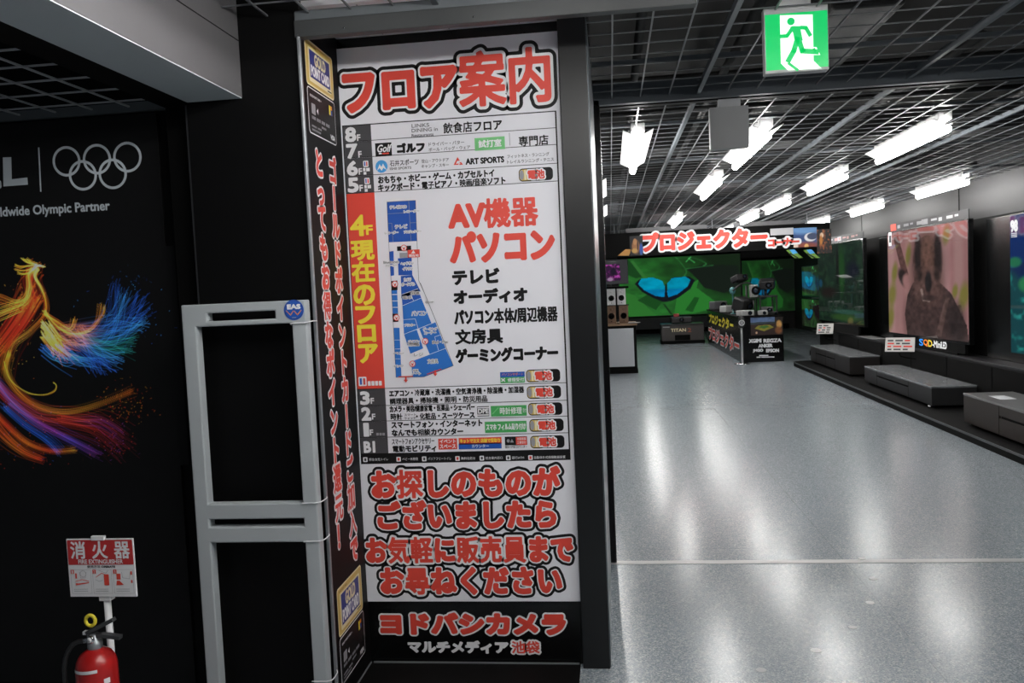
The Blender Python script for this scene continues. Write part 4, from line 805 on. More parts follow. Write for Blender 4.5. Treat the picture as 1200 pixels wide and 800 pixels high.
def reef(w=130, h=110):
    cv = Canvas(w, h, (.002, .022, .11)); n = cv.noise(7, 2); n2 = cv.noise(26, 8, 2); cv.c += (cv.Y < .35)[..., None] * np.array([.0, .012, .09]) * (1 - cv.Y[..., None]); m = np.clip((cv.Y - .40 + (n - .5) * .22) * 14, 0, 1)
    cv.blend(m, (.004, .07, .085)); cv.c += (m * np.clip(n2 - .52, 0, 1))[..., None] * np.array([.05, .75, .62]); cv.c += (np.clip(1 - abs(cv.Y - .36) * 40, 0, 1) * (n > .45))[..., None] * np.array([.05, .22, .22])
    cv.ell(.04, .34, .05, .035, (.02, .22, .10), .5); cv.ell(.12, .5, .05, .05, (.03, .28, .10), .6); return cv
def jungle(w=110, h=110):
    cv = Canvas(w, h, (.006, .020, .012)); n = cv.noise(6, 21); n2 = cv.noise(22, 31, 2); cv.c *= (.5 + 1.2 * n)[..., None]; cv.c += (np.clip(n2 - .5, 0, 1))[..., None] * np.array([.03, .09, .035])
    cv.ell(.56, .35, .06, .28, (.012, .075, .012), .8); cv.ell(.47, .3, .03, .3, (.004, .006, .006), .6); cv.ell(.25, .62, .18, .07, (.014, .010, .008), .7); cv.ell(.06, .50, .04, .05, (.01, .07, .13), .6); cv.ell(.65, .86, .28, .03, (.03, .10, .07), .6); cv.ell(.62, .93, .3, .04, (.03, .09, .02), .6); cv.ell(.8, .35, .12, .1, (.006, .010, .022), .8); return cv
SCR = picture_material('screen_picture', SCREEN, .04)
SCRG = picture_material('screen_picture_projected', SCREEN * 1.0, .8)
# --- projected pictures on the back wall
BWP = Plane((0, 27.9, 0), (1, 0, 0))
def wall_screen(label, x0, y0, x1, y1, cvs, fr=.02):
    p0 = BWP.px(x0, y1); p1 = BWP.px(x1, y0); t = thing('projection_screen', label, 'projection screen', ((p0[0] + p1[0]) / 2, 27.9, p0[1]))
    b = MB(); b.obox(BWP, p0[0] - fr, p1[0] + fr, p0[1] - fr, p1[1] + fr, -.03, 0, M('screen_cloth', (.10, .105, .11), .8), .004); b.build('screen_cloth', t)
    b = MB(); b.cyl(BWP.pt(p0[0] - fr, p1[1] + fr + .03, .02), BWP.pt(p1[0] + fr, p1[1] + fr + .03, .02), .04, BLACKM, 12); b.build('roller_case', t)
    picture('projected_picture', cvs, BWP, p0[0], p1[0], p0[1], p1[1], .003, SCRG, t)
wall_screen('large projected picture of a blue butterfly on green leaves', 727, 297, 867, 371.5, butterfly())
wall_screen('smaller dim projected butterfly picture behind the projector counter', 871, 303, 930, 366, butterfly(.45, 140, 90))
b = MB(); b.box(-.6, 4.6, 27.6, 27.92, .16, .52, M('screen_wall_foot', (.06, .062, .066), .6)); struct(b, 'trim_10')

# ================================================================ PROJECTOR CORNER SIGN
HP = Plane((0, 14.5, 0), (1, 0, 0))
t = thing('projector_corner_sign', 'hanging black sign with big red projector corner lettering', 'hanging sign', (1.8, 14.55, 2.1))
b0, b1 = HP.px(750, 300)[1], HP.px(750, 272)[1]; ax0, ax1 = -.5, HP.px(973, 290)[0]
b = MB(); b.obox(HP, ax0, ax1, b0, b1, -.10, 0, BLACKM, .004); b.build('board', t)
for x0, x1, z in ((.30, 1.66, b1 + .005), (2.1, 3.2, b1 + .005)):
    b = MB(); b.obox(HP, x0, x1, z, z + .07, -.09, -.02, M('tray_grey', (.14, .14, .145), .5), .003); b.build('lamp_tray', t)
for x in (.1, 1.75, 3.3):
    b = MB(); b.cyl((x, 14.55, b1), (x, 14.55, CEIL + .02), .008, STEEL, 8); b.build('hanger', t)
b = MB(); tpx(b, HP, 'プロジェクター', 753, 283.5, 898, 277.8, 20, [(PRINTW, .052), (RED, .022)]); tpx(b, HP, 'コーナー', 900.5, 284.8, 936, 282.6, 8.5, [(PRINTW, .045), (RED, .010)], d=.003); b.build('lettering', t)
cv = Canvas(90, 60, (.02, .06, .20)); n = cv.noise(6, 40); cv.c *= (.5 + n)[..., None]; cv.ell(.5, .1, .7, .22, (.12, .28, .55), .8); cv.ell(.72, .5, .25, .22, (.75, .76, .78), .2); cv.ell(.80, .46, .22, .17, (.03, .05, .12), .2); cv.ell(.5, .95, .6, .2, (.25, .05, .03), .8); cv.ell(.55, .95, .09, .12, (.8, .45, .15), .3); cv.ell(.08, .9, .12, .2, (.75, .6, .5), .4)
p0 = HP.px(930, 290); p1 = HP.px(957, 266); picture('blue_picture', cv, HP, p0[0], p1[0], p0[1], p1[1], .002, picture_material('print_picture', 0, .5), t)
PRT = MATS['print_picture']
cv = Canvas(60, 60, (.01, .008, .008)); n = cv.noise(9, 41); cv.c += np.clip(n - .55, 0, 1)[..., None] * np.array([1.2, .3, .05]); cv.ell(.35, .25, .12, .1, (.8, .6, .4), .4); cv.ell(.3, .45, .1, .2, (.55, .2, .03), .6)
p0 = HP.px(957.5, 297); p1 = HP.px(974, 268); picture('ember_picture', cv, HP, p0[0], p1[0], p0[1], p1[1], .002, PRT, t)
cv = Canvas(60, 60, (.01, .01, .012)); cv.ell(.45, .55, .28, .34, (.30, .13, .05), .4); cv.ell(.4, .3, .14, .16, (.42, .2, .08), .3); cv.ell(.35, .75, .2, .12, (.45, .26, .06), .4); cv.ell(.85, .7, .12, .3, (.02, .08, .35), .4); cv.ell(.6, .5, .05, .25, (.02, .012, .01), .3)
p0 = HP.px(738.5, 299.5); p1 = HP.px(753, 276); picture('brown_picture', cv, HP, p0[0], p1[0], p0[1], p1[1], .002, PRT, t)
b = MB(); b.poly(HP, [HP.px(*q) for q in ((724, 299.5), (733, 292), (740, 292), (737, 299.5))], .002, M('amber_print', (.50, .24, .06), .5)); b.build('amber_print', t); b = MB(); rpx(b, HP, 902.5, 268, 930, 274.5, M('caption_grey', (.5, .5, .52), .5), .002); b.build('caption_print', t)
for k, x in enumerate((921, 941)):
    b = MB(); b.poly(HP, [HP.px(*q) for q in ((x, 293), (x + 8, 292), (x + 20, 302), (x + 10, 302.5))], .002, M('leaf_print', (.14, .28, .03), .5)); b.poly(HP, [HP.px(*q) for q in ((x + 4, 292.6), (x + 10, 292), (x + 14, 296.5), (x + 8, 297.5))], .003, SKYB); b.line(HP, [HP.px(x + 5, 297), HP.px(x + 14, 302)], .02, .003, PRINTK); b.build('leaf_picture', t)

# ================================================================ RIGHT WALL: PLATFORM, BENCH, DISPLAYS, TV CABINETS
t = thing('display_platform', 'long low black platform along the right wall', 'platform', (3.75, 10, 0))
b = MB(); bm = bmesh.new(); P = [(4.298, 4.5), (3.285, 4.5)] + [(3.285 + .22 * (1 - math.cos(q * math.pi / 12)), 15.75 + .22 * math.sin(q * math.pi / 12)) for q in range(7)] + [(4.298, 15.97)]
f = bm.faces.new([bm.verts.new((x, y, .0)) for x, y in P]); r = bmesh.ops.extrude_face_region(bm, geom=[f]); [setattr(v.co, 'z', .075) for v in r['geom'] if isinstance(v, bmesh.types.BMVert)]; b.bm(bm, BLACKM); b.build('deck', t)
b = MB(); b.box(3.279, 3.286, 4.5, 15.7, .058, .08, M('edge_alu', (.09, .095, .10), .35, .5), .001); b.build('edge_strip', t)
t = thing('display_bench', 'black panelled bench below the wall of televisions', 'bench', (4.16, 10, .0755))
b = MB(); b.box(4.035, 4.298, 4.5, 15.94, .0755, .58, M('bench_black', (.0045, .0045, .005), .5, vary=.15), .004); b.build('body', t)
b = MB(); b.box(4.02, 4.298, 4.5, 15.94, .58, .60, M('bench_top', (.018, .0185, .020), .35), .002); b.build('top', t)
for k in range(9):
    b = MB(); b.box(4.028, 4.035, 4.6 + k * 1.22, 4.6 + k * 1.22 + 1.20, .11, .56, BLACKM, .002); b.build('panel', t)
def tv(label, N, F, z0, z1, cvs, group=None, name='television', strip=None):
    """a big television: N and F are the floor points under its near and far edges"""
    N = np.array([*N, 0.]); F = np.array([*F, 0.]); pl = Plane(F, N - F); w = float(np.linalg.norm(N - F)); t = thing(name, label, 'television', tuple((N + F) / 2 + [0, 0, z0]), group)
    b = MB(); b.obox(pl, -.015, w + .015, z0 - .03, z1 + .015, -.06, 0, BLACKG, .004); b.build('case', t)
    picture('picture', cvs, pl, 0, w, z0, z1, .0015, SCR, t); return t, pl, w
kz1, kz0 = 2.182, .770
kt, KP, kw = tv('television showing a koala on a pink background', (4.10, 10.22), (3.97, 12.60), kz0, kz1, koala())
b = MB(); b.obox(KP, .12, kw - .12, kz0 - .15, kz0 - .03, -.05, -.01, BLACKM, .004); b.obox(KP, .3, kw - .3, .601, .625, -.13, .0, BLACKM, .004); b.build('stand', kt)
b = MB(); y = 402
for s, x0, x1, m in (('S', 1076.5, 1081, M('logo_blue', (.02, .25, .8), .5, emit=.35)), ('Q', 1081.5, 1086.5, M('logo_orange', (.9, .22, .02), .5, emit=.35)), ('D', 1087, 1091.5, M('logo_yellow', (.8, .6, .05), .5, emit=.35)), ('-Mini', 1092, 1102, M('logo_white', (.8, .8, .8), .5, emit=.35)), ('LED', 1102.5, 1108.5, M('logo_white'))):  # faint glow added to the printed logo letters
    tpx(b, KP, s, x0, 400.5 + (x0 - 1076) * .14, x1, 400.5 + (x1 - 1076) * .14, 7.5, [(m, .004)], d=-.008)
b.line(KP, [KP.px(1077, 408), KP.px(1103, 412)], .008, -.008, MIDG); b.build('logo_lettering', kt)
b = MB(); rpx(b, KP, 1041.3, 272.5, 1045.2, 288, PRINTW, .003); rpx(b, KP, 1042, 276, 1044.6, 284, GREYC, .0035); b.build('size_sticker', kt)
def topper(pl, w, z, label, mats, s, dx=0.0):
    t = thing('topper_strip', label, 'display strip', pl.pt(w / 2, z), 'display strips on the televisions'); h = .11
    b = MB(); b.obox(pl, .06, w - .02, z, z + h, -.03, -.02, M('strip_dark', (.02, .02, .022), .5), .001); b.build('strip_board', t)
    b = MB(); b.rect(pl, .07, .26, z + .01, z + h - .01, -.019, mats[0]); [b.rect(pl, .31 + w * .09 * k, .31 + w * (.09 * k + .04 + .03 * (k % 2)), z + .03 + .01 * (k % 3), z + h - .035, -.018, MIDG if k < 3 else mats[1]) for k in range(9)]; b.rect(pl, w * .46, w * .54, z + .02, z + h - .02, -.019, MIDG); b.build('strip_print', t)  # printed bars and blocks, no letters
topper(KP, kw, kz1 + .017, 'grey and red strip standing on the koala television', (RED, M('print_silver', (.34, .34, .35), .5)), ('Mini LED', '4K'))
gt, GPt, gw = tv('dark television showing a dim green jungle, left of the koala', (4.02, 13.98), (3.92, 16.45), .80, 2.18, jungle())
b = MB(); b.obox(GPt, .75, gw - .3, .62, .77, -.05, -.01, BLACKM, .004); b.obox(GPt, .75, gw - .3, .601, .625, -.2, .0, BLACKM, .004); b.build('stand', gt)
topper(GPt, gw, 2.197, 'pale red strip standing on the dark jungle television', (RED, M('strip_pink', (.35, .16, .16), .5)), ('REGZA', 'Mini LED'))
rt, RP, rw = tv('television showing a blue coral reef, cut by the right edge', (4.13, 6.63), (4.06, 9.10), .745, 2.135, reef())
b = MB(); b.obox(RP, .25, rw - .25, .62, .715, -.05, -.01, BLACKM, .004); b.obox(RP, .3, rw - .3, .601, .625, -.13, 0, BLACKM, .004); b.build('stand', rt)
b = MB(); tpx(b, RP, '98', 1185, 265, 1192.5, 264.5, 12, [(PRINTW, .010)], d=.003)
for k in range(3): b.line(RP, [RP.px(1185.5, 273.5 + 2 * k), RP.px(1192, 273 + 2 * k)], .008, .003, PRINTW)
b.build('size_sticker', rt)
# three smaller televisions stacked beyond the jungle television
RZ = []
for k, (y0, y1, lb) in enumerate(((312, 346, 'upper of the two small oblique butterfly televisions at the far right'), (351, 383, 'lower of the two small oblique butterfly televisions at the far right'))):
    pA = on(0, 4.20, 940, (y0 + y1) / 2); pB = on(0, 4.20, 962.5, (y0 + y1) / 2); z1 = on(0, 4.2, 950, y0)[2]; z0 = on(0, 4.2, 950, y1)[2]
    RZ.append(z0); tv(lb, (4.20, pB[1]), (4.20, pA[1]), z0, z1, oblique(.55, 90, 50), 'small butterfly televisions')
t = thing('display_rack', 'black rack holding the small butterfly televisions', 'rack', (4.2, 17, 0))
b = MB(); b.box(4.262, 4.30, 16.0, 17.9, .1, 2.2, BLACKM, .004); b.build('back_board', t)
for z in RZ:
    b = MB(); b.box(4.10, 4.30, 16.55, 17.85, z - .055, z - .032, M('bench_top'), .002); b.build('shelf', t)
b = MB(); b.box(4.05, 4.30, 16.0, 17.9, 0, .1, BLACKM, .004); b.build('plinth', t)
# wall panels between the televisions: tall black boards
for y0, y1, lb in ((12.75, 13.9, 'tall black board between the jungle and koala televisions'), (9.2, 10.1, 'tall black board between the koala and reef televisions')):
    b = MB(); b.box(4.25, 4.298, y0, y1, .601, 2.17, BLACKG, .004); tag(b.build('display_board', None, (4.27, (y0 + y1) / 2, .6)), lb, 'display board')

def cabinet(label, x0, y0, y1, z1, mat, topm, fronts, depth=.5, name='tv_cabinet'):
    """a low TV cabinet on the platform; fronts = [(share from, share to, 'door' or 'drawer')] from the far end"""
    z0 = .0755; t = thing(name, label, 'tv cabinet', (x0 + depth / 2, (y0 + y1) / 2, z0)); L = y1 - y0
    b = MB(); b.box(x0 + .016, x0 + depth, y0 + .004, y1 - .004, z0 + .03, z1 - .02, mat, .003); b.build('carcass', t)
    b = MB(); b.box(x0 - .004, x0 + depth, y0, y1, z1 - .02, z1, topm, .003); b.build('top', t)
    b = MB(); b.box(x0 + .05, x0 + depth - .03, y0 + .05, y1 - .05, z0, z0 + .03, BLACKM); b.build('plinth', t)
    for a, c, k in fronts:
        ya, yb = y1 - L * a, y1 - L * c
        if k == 'door':
            b = MB(); b.box(x0, x0 + .018, yb + .004, ya - .004, z0 + .032, z1 - .022, mat, .002); b.build('door', t)
        else:
            zm = z0 + .03 + (z1 - z0) * .52
            b = MB(); b.box(x0, x0 + .018, yb + .004, ya - .004, z0 + .032, zm - .012, mat, .002); o = b.build('drawer', t)
            b = MB(); b.box(x0 + .010, x0 + .016, yb + .03, ya - .03, zm - .012, zm + .012, BLACKM); b.build('grip_slot', o)
            b = MB(); b.box(x0, x0 + .018, yb + .004, ya - .004, zm + .012, z1 - .022, mat, .002); b.build('drawer', t)
    return t
def wood(name, c): 
    return M(name, c, .45, vary=.35, vscale=6)
STONE = M('stone_top', (.22, .23, .24), .2, vary=.3, vscale=14); GW = wood('grey_veneer', (.021, .021, .022)); BW_ = wood('brown_veneer', (.022, .016, .0135)); BW2 = wood('dark_veneer', (.013, .0112, .0105))
g = cabinet('grey low TV cabinet in front of the koala television', 3.53, 9.80, 12.30, .322, GW, STONE, ((0, .22, 'door'), (.22, .70, 'drawer'), (.70, 1, 'door')), .48)
b = MB(); b.box(3.522, 3.531, 9.84, 9.90, .088, .102, PRINTW); b.build('sticker', g)
cabinet('dark brown low TV cabinet at the far end of the platform', 3.56, 13.15, 15.65, .382, BW2, STONE, ((0, .16, 'door'), (.16, .42, 'drawer'), (.42, .66, 'drawer'), (.66, 1, 'door')), .44)
c = cabinet('brown wooden low TV cabinet at the right edge of the photo', 3.44, 5.9, 8.72, .392, BW_, M('grey_top', (.16, .16, .16), .3, vary=.15), ((0, .27, 'door'), (.27, .73, 'drawer'), (.73, 1, 'door')), .46)
b = MB(); b.box(3.60, 3.75, 7.42, 7.50, .392, .40, GRN, .001); b.box(3.56, 3.70, 8.2, 8.45, .392, .394, PRINTW); b.build('leaflet', c)
# price cards leaning on the bench
def price_card(label, x0, y0, x1, y1, sk):
    c = on(0, 3.80, (x0 + x1) / 2, (y0 + y1) / 2); w = (x1 - x0) * c[1] / 980 * 1.02; h = .20; r = np.array([.90, -.436, 0]); n = np.array([-.436, -.90, 0]); z0 = c[2] - h * .42
    o = c - r * w / 2; o[2] = z0
    T_ = Plane(o, r, (0, 0, 1)); T_.u = np.array([0, 0, 1]) * .91 - n * .42; T_.n = np.cross(T_.r, T_.u)
    t = thing('price_card', label, 'price card', tuple(o), 'price cards by the televisions')
    b = MB(); b.obox(T_, 0, w, 0, h, -.008, 0, M('card_white', (.62, .60, .58), .5), .001); b.build('card', t)
    b = MB()
    for r in range(4):
        x = .03
        while x < w - .1:
            l = .03 + RNG.random() * .09; b.rect(T_, x, min(x + l, w - .03), .02 + r * .042, .042 + r * .042, .001, RED if RNG.random() < .25 else GREYC); x += l + .025
    b.build('print_rows', t)
    b = MB(); q = T_.pt(w / 2, .04, -.012); b.tube([q, (q[0] + .02, q[1] + .03, .5 * q[2] + .2), (4.028, q[1] + .06, .45)], .006, BLACKM, 6, 3); b.build('prop', t)
price_card('slanted white price card below the left side of the koala screen', 1039, 396, 1069, 413, 4)
price_card('slanted white price card below the left side of the dark jungle screen', 957.5, 380.5, 975, 390.5, 3)
b = MB(); p = on(0, 3.87, 1003, 388); b.box(4.0, 4.2, p[1] - .45, p[1] + .45, .601, .612, M('leaflet_grey', (.20, .20, .20), .5), .001); tag(b.build('leaflet_board', None, (3.89, p[1], .6)), 'flat grey board lying on the bench below the jungle television', 'board')

# ================================================================ MIDDLE OF THE SHOP
CP = Plane((0, 16.75, 0), (1, 0, 0)); CL = Plane((2.49, 16.75, 0), (0, -1, 0))
t = thing('projector_counter', 'black island counter with projector posters on its front', 'counter', (2.9, 19.6, 0))
b = MB(); b.box(2.49, 3.31, 16.75, 22.3, 0, .88, BLACKG, .006); b.build('body', t)
b = MB(); b.box(2.47, 3.33, 16.73, 22.32, .88, .90, BLACKM, .004); b.build('top', t)
cv = Canvas(120, 60, (.03, .012, .01)); n = cv.noise(10, 50); cv.poly([(0, 0), (.75, 0), (.75, .28), (.3, .33), (0, .38)], (.14, .22, .42)); cv.poly([(0, .28), (.75, .26), (.75, .36), (0, .4)], (.03, .05, .06)); cv.poly([(.12, .62), (.24, .45), (.58, .43), (.72, .58), (.42, .78)], (.30, .28, .03)); cv.poly([(.26, .56), (.33, .48), (.52, .47), (.58, .55), (.42, .64)], (.06, .22, .03)); cv.poly([(.75, 0), (1, 0), (1, 1), (.75, 1)], (.02, .012, .01)); cv.ell(.88, .42, .08, .2, (.75, .4, .12), .5); cv.ell(.86, .75, .1, .2, (.28, .1, .03), .6); cv.ell(.18, .85, .03, .06, (.8, .5, .3), .5); cv.c *= (.6 + .7 * n)[..., None]
p0 = CP.px(880, 393); p1 = CP.px(920, 372); picture('stadium_picture', cv, CP, p0[0], min(p1[0], 3.30), p0[1], .875, .002, PRT, t)
b = MB()
for s, x0, x1, y, h in (('XGIMI', 878, 892, 399.3, 4), ('REGZA', 895, 915.5, 399, 4), ('ANKER', 889, 905, 405, 3.6), ('JMGO', 882.5, 894, 411, 3.6), ('EPSON', 898, 912.5, 410.7, 3.6)): tpx(b, CP, s, x0, y, x1, y - .3, h, [(PRINTW, .006)], d=.002)
for x0, x1, y in ((890, 900, 416.5), (887, 891, 418.5), (892.5, 907, 418.3)): b.line(CP, [CP.px(x0, y), CP.px(x1, y - .2)], .022, .002, PRINTW)
b.build('maker_lettering', t)
b = MB(); text(b, CL, 'プロジェクター', -5.2, -.9, .58, .80, [(YEL, .016)], d=.003); text(b, CL, 'プロジェクター', -5.3, -.2, .16, .46, [(PRINTW, .04), (RED, .016)], d=.003); b.build('side_lettering', t)
def projector(label, x, y, z, w, d, h, mat, rot=0., lens=.3, tilt=0.0, group='projectors on the counter'):
    t = thing('projector', label, 'projector', (0, 0, 0), group)
    b = MB(); b.box(-w / 2, w / 2, -d / 2, d / 2, .012, h, mat, min(w, h) * .12); b.build('body', t)
    b = MB(); b.lathe((w * lens * .5, -d / 2 + .002, h * .55), [(h * .32, 0), (h * .34, .02), (h * .24, .024), (h * .22, .008)], BLACKM, 20, True, (0, -1, 0)); b.lathe((w * lens * .5, -d / 2 - .012, h * .55), [(h * .2, 0), (h * .14, .004)], M('lens_glass', (.02, .03, .05), .05, spec=.8), 18, True, (0, -1, 0)); b.build('lens', t)
    for sx in (-1, 1):
        b = MB(); b.cyl((sx * w * .38, -d * .3, 0), (sx * w * .38, -d * .3, .014), .012, BLACKM, 10); b.cyl((sx * w * .38, d * .3, 0), (sx * w * .38, d * .3, .014), .012, BLACKM, 10); b.build('feet', t)
    t.location = (x, y, z); t.rotation_euler = (tilt, 0, rot); return t
PW = M('projector_white', (.42, .42, .42), .45); PB = M('projector_black', (.02, .02, .021), .4); PG = M('projector_grey', (.12, .12, .125), .4)
projector('white boxy projector at the front left of the counter top', 2.62, 16.92, .90, .28, .24, .12, PW, .3)
projector('small white projector at the front middle of the counter top', 2.96, 16.95, .90, .18, .2, .10, PW, -.1)
projector('light grey projector at the front right of the counter under the rack', 3.11, 17.36, .90, .24, .22, .16, PG, 0)
projector('small white projector on the left rear side of the counter top', 2.62, 19.3, .90, .3, .26, .16, PW, .5)
projector('grey projector at the back left end of the counter top', 2.66, 21.4, .90, .36, .3, .22, PG, .4)
projector('small black projector lying at the front middle right of the counter', 3.16, 16.93, .90, .15, .14, .07, PB, .2)
t = thing('rack_table', 'small black open rack on the right of the projector counter', 'rack', (3.14, 17.35, .90))
b = MB(); b.box(2.93, 3.29, 17.12, 17.6, 1.25, 1.285, PB, .004); b.build('shelf', t)
for x in (2.95, 3.27):
    for y in (17.14, 17.58):
        b = MB(); b.box(x - .014, x + .014, y - .014, y + .014, .90, 1.25, PB); b.build('leg', t)
projector('black projector tilted on the rack at the right of the counter', 3.14, 17.38, 1.42, .30, .26, .19, PB, -.3, tilt=.25)
b = MB(); b.cyl((3.10, 17.36, 1.286), (3.10, 17.36, 1.415), .03, PB, 12); tag(b.build('projector_bracket', None, (3.10, 17.36, 1.285)), 'short black bracket holding the tilted projector above the rack', 'bracket')
t = thing('display_stand', 'black stand with arms carrying projectors in the middle of the counter', 'stand', (2.78, 17.7, .90))
b = MB(); b.lathe((2.78, 17.7, .90), [(.15, 0), (.15, .012), (.03, .03)], PB, 20); b.build('foot', t)
b = MB(); b.cyl((2.78, 17.7, .92), (2.78, 17.7, 1.50), .022, PB, 12); b.build('pole', t)
b = MB(); b.tube([(2.50, 17.66, 1.40), (2.62, 17.68, 1.50), (2.78, 17.7, 1.56), (2.95, 17.72, 1.48), (3.05, 17.74, 1.40)], .018, PB, 8, 4); b.build('arm', t)
projector('black projector turned diamond-wise at the left of the counter stand', 2.60, 17.34, .99, .34, .28, .28, PB, .75, tilt=.35)
projector('black projector on top of the counter stand', 2.66, 17.72, 1.575, .28, .24, .14, PB, .5, tilt=-.3)
projector('upright silver projector in the middle of the counter stand', 2.84, 17.22, 1.252, .15, .16, .26, M('projector_silver', (.38, .38, .37), .3, .4), .1)
b = MB(); b.cyl((2.84, 17.22, .90), (2.84, 17.22, 1.24), .02, PB, 12); b.lathe((2.84, 17.22, 1.235), [(.02, 0), (.085, .006), (.085, .015)], PB, 18); b.lathe((2.84, 17.22, .90), [(.07, 0), (.07, .01), (.02, .02)], PB, 18); tag(b.build('pedestal', None, (2.84, 17.22, .9)), 'thin black pedestal under the upright silver projector', 'pedestal')
b = MB(); b.lathe((2.60, 18.4, .90), [(.06, 0), (.06, .01), (.015, .02), (.015, .42), (.05, .44), (.07, .50), (.05, .56), (.01, .58)], M('teal_lamp', (.10, .28, .30), .35), 20); tag(b.build('speaker_lamp', None, (2.60, 18.4, .9)), 'small teal lamp shaped gadget at the left of the projector stand', 'gadget')

sx, sy = on(2, 0, 870, 424.5)[:2]; sy = 16.45; sx = on(1, 16.45, 870, 424)[0]
t = thing('barrier_post', 'slim chrome barrier post in front of the projector counter', 'barrier post', (sx, sy, 0))
b = MB(); b.lathe((sx, sy, 0), [(.16, 0), (.16, .012), (.12, .022), (.02, .035)], CHROME, 28); b.build('foot', t)
b = MB(); b.cyl((sx, sy, .03), (sx, sy, .86), .021, M('post_alu', (.55, .55, .56), .3, .7), 14); b.build('pole', t)
b = MB(); b.lathe((sx, sy, .70), [(.045, 0), (.055, .02), (.055, .20), (.045, .22)], PB, 20); b.build('belt_head', t)
b = MB(); SPl = Plane((sx, sy - .056, 0), (1, 0, 0)); b.ring(SPl, 0, .80, .05, .012, .001, PRINTW, 24); b.rect(SPl, -.03, .03, .765, .835, .0005, MIDG); b.build('badge', t)

# low stand with the big projector before the large screen
TP = Plane((0, 22.6, 0), (1, 0, 0))
t = thing('projector_stand', 'low grey projector stand with a niche below the large butterfly picture', 'stand', (1.87, 22.95, 0))
b = MB(); b.box(1.32, 2.42, 22.6, 23.3, .04, .52, M('stand_grey', (.055, .050, .048), .5, vary=.35, vscale=3), .005); b.build('body', t)
b = MB(); b.box(1.30, 2.44, 22.58, 23.32, 0, .09, BLACKM, .004); b.build('plinth', t)
b = MB(); b.box(1.31, 2.43, 22.59, 23.31, .50, .535, M('stand_top', (.025, .03, .03), .3), .003); b.build('top', t)
b = MB(); b.box(1.66, 2.06, 22.585, 22.605, .10, .24, BLACKM, .002); b.build('niche', t)
b = MB(); text(b, TP, 'TITAN', 1.56, 1.95, .33, .41, [(PALEG, .004)], d=.002); text(b, TP, '2', 2.00, 2.09, .31, .41, [(M('bronze', (.30, .10, .05), .5), .004)], d=.002); b.rect(TP, 1.35, 1.53, .445, .475, .002, MIDG); b.build('lettering', t)
b = MB(); b.tube([(2.44, 23.1, .50), (2.50, 23.0, .30), (2.55, 22.8, .06), (2.75, 22.7, .012), (3.1, 22.75, .012)], .014, PRINTK, 8, 6); tag(b.build('power_cable', None, (2.5, 22.9, 0)), 'black cable hanging from the low grey projector stand to the floor', 'cable')
projector('large black projector below the large butterfly picture', 1.86, 22.95, .535, .55, .45, .18, PB, 0, 0.0)
b = MB(); b.box(1.66, 1.80, 22.8, 22.9, .715, .80, M('box_red', (.35, .05, .05), .5), .004); tag(b.build('carton', None, (1.73, 22.85, .715)), 'little red box on top of the large black projector', 'box')

# white fronted cabinet and loudspeakers by the pillar
QP = Plane((0, 15.4, 0), (1, 0, 0))
t = thing('sales_cabinet', 'white fronted cabinet with black frame and wooden top beside the pillar', 'cabinet', (-.1, 15.8, 0))
b = MB(); b.box(-.70, .44, 15.42, 16.2, .08, .88, BLACKM, .004); b.build('carcass', t)
b = MB(); b.box(-.69, .39, 15.40, 15.425, .13, .83, M('cabinet_white', (.48, .50, .53), .5), .003); b.build('front_panel', t)
b = MB(); b.box(-.68, .45, 15.41, 16.2, 0, .08, BLACKM); b.build('plinth', t)
b = MB(); b.box(-.72, .46, 15.38, 16.22, .88, .92, M('oak_top', (.26, .16, .09), .45, vary=.2, vscale=7), .003); b.build('top', t)
def speaker(label, x, y, z, w, h, mat, d=.26):
    t = thing('loudspeaker', label, 'loudspeaker', (x, y, z), 'bookshelf loudspeakers on the cabinet'); p = Plane((x, y - d / 2, 0), (1, 0, 0))
    b = MB(); b.box(x - w / 2, x + w / 2, y - d / 2, y + d / 2, z, z + h, mat, .004); b.build('cabinet', t)
    b = MB(); b.lathe(p.pt(0, z + h * .42, 0), [(w * .33, 0), (w * .33, .006), (w * .27, .004), (w * .10, -.012), (w * .08, .004)], BLACKM, 24, True, p.n); b.build('woofer', t)
    b = MB(); b.lathe(p.pt(0, z + h * .80, 0), [(w * .15, 0), (w * .15, .004), (w * .08, .004)], mat if mat is not PRINTW else MIDG, 18, True, p.n); b.build('tweeter', t)
    b = MB(); b.lathe(p.pt(0, z + h * .13, 0), [(w * .05, 0), (w * .05, .003)], BLACKM, 12, True, p.n); b.build('port', t)
WOODS = M('speaker_wood', (.14, .075, .042), .45, vary=.3, vscale=9); SPW = M('speaker_white', (.62, .62, .62), .45)
speaker('left brown wooden loudspeaker on the white fronted cabinet', .0, 15.62, .92, .17, .33, WOODS); speaker('right brown wooden loudspeaker on the white fronted cabinet', .225, 15.62, .92, .17, .33, WOODS)
speaker('hidden side brown loudspeaker next to the pillar edge', -.22, 15.62, .92, .17, .33, WOODS)
b = MB(); b.box(-.32, .33, 15.48, 15.78, 1.25, 1.262, M('glass_shelf', (.03, .03, .03), .2), .002); tag(b.build('shelf_board', None, (0, 15.6, 1.25)), 'thin black shelf board between white and brown loudspeakers', 'shelf')
speaker('left white loudspeaker stacked above the brown ones', .01, 15.62, 1.262, .155, .30, SPW, .24); speaker('right white loudspeaker stacked above the brown ones', .195, 15.62, 1.262, .155, .30, SPW, .24)
speaker('outer white loudspeaker next to the pillar edge', -.19, 15.62, 1.262, .155, .30, SPW, .24)
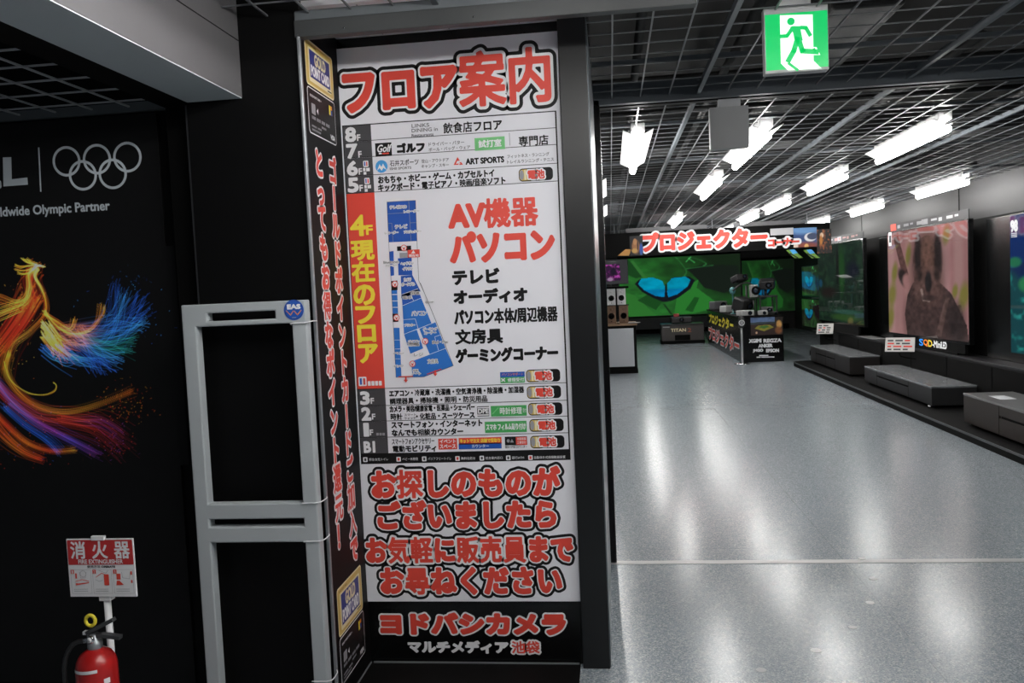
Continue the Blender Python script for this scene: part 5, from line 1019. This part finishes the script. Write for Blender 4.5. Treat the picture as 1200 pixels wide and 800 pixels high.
b = MB(); b.box(-.32, .33, 15.48, 15.78, 1.562, 1.60, BLACKM, .003); tag(b.build('shelf_board', None, (0, 15.6, 1.562)), 'black shelf board on top of the white loudspeakers', 'shelf')
MP = Plane((0, 15.5, 0), (1, 0, 0)); cv = Canvas(50, 50, (.055, .055, .06)); m = cv.mask([(.05, .2), (.66, .18), (.70, .85), (.08, .88)]); cv.c[m] = (.05, .012, .06); n = cv.noise(10, 60); cv.c += (m * np.clip(n - .48, 0, 1))[..., None] * np.array([1.9, .25, 1.6]); cv.ell(.25, .8, .12, .07, (.5, .3, .5), .5); cv.ell(.4, .48, .12, .2, (.02, .01, .03), .6)
t = thing('monitor', 'dark monitor with a purple picture above the white loudspeakers', 'monitor', (.05, 15.52, 1.60))
b = MB(); b.box(-.36, .335, 15.505, 15.54, 1.64, 2.10, PB, .004); b.build('case', t)
picture('picture', cv, MP, -.1, .325, 1.65, 2.09, .0, SCR, t)
b = MB(); b.box(-.15, .15, 15.49, 15.64, 1.60, 1.612, PB, .003); b.cyl((0, 15.53, 1.61), (0, 15.53, 1.66), .02, PB, 10); b.build('stand', t)
b = MB(); b.box(.30, .52, 15.36, 15.56, .92, .935, M('leaflet_grey'), .002); tag(b.build('leaflet_stack', None, (.41, 15.46, .92)), 'thin stack of leaflets on the right end of the cabinet top', 'leaflets')
# round white floor dots
FD = Plane((0, 0, 0), (1, 0, 0), (0, 1, 0))
for k, (x, y, r, lb) in enumerate(((1010, 655, .020, 'white floor dot on the strip across the floor'), (1023, 678, .022, 'white floor dot just in front of the floor strip'), (1019.5, 706, .022, 'white floor dot second in front of the floor strip'), (999, 735, .020, 'dull floor dot, middle one of the floor dots'), (956, 762, .024, 'brightest white floor dot near the bottom of the photo'), (892, 785, .022, 'dull floor dot nearest the viewer'))):
    p = on(2, 0, x, y); b = MB(); b.lathe((p[0], p[1], .0 if k else .0025), [(r, 0), (r * .95, .0018)], M('dot_white', (.80, .80, .80), .3) if k not in (3, 5) else M('dot_grey', (.40, .41, .42), .3), 20, False); tag(b.build('floor_dot', None, tuple(p)), lb, 'floor dot', 'round dots on the floor')
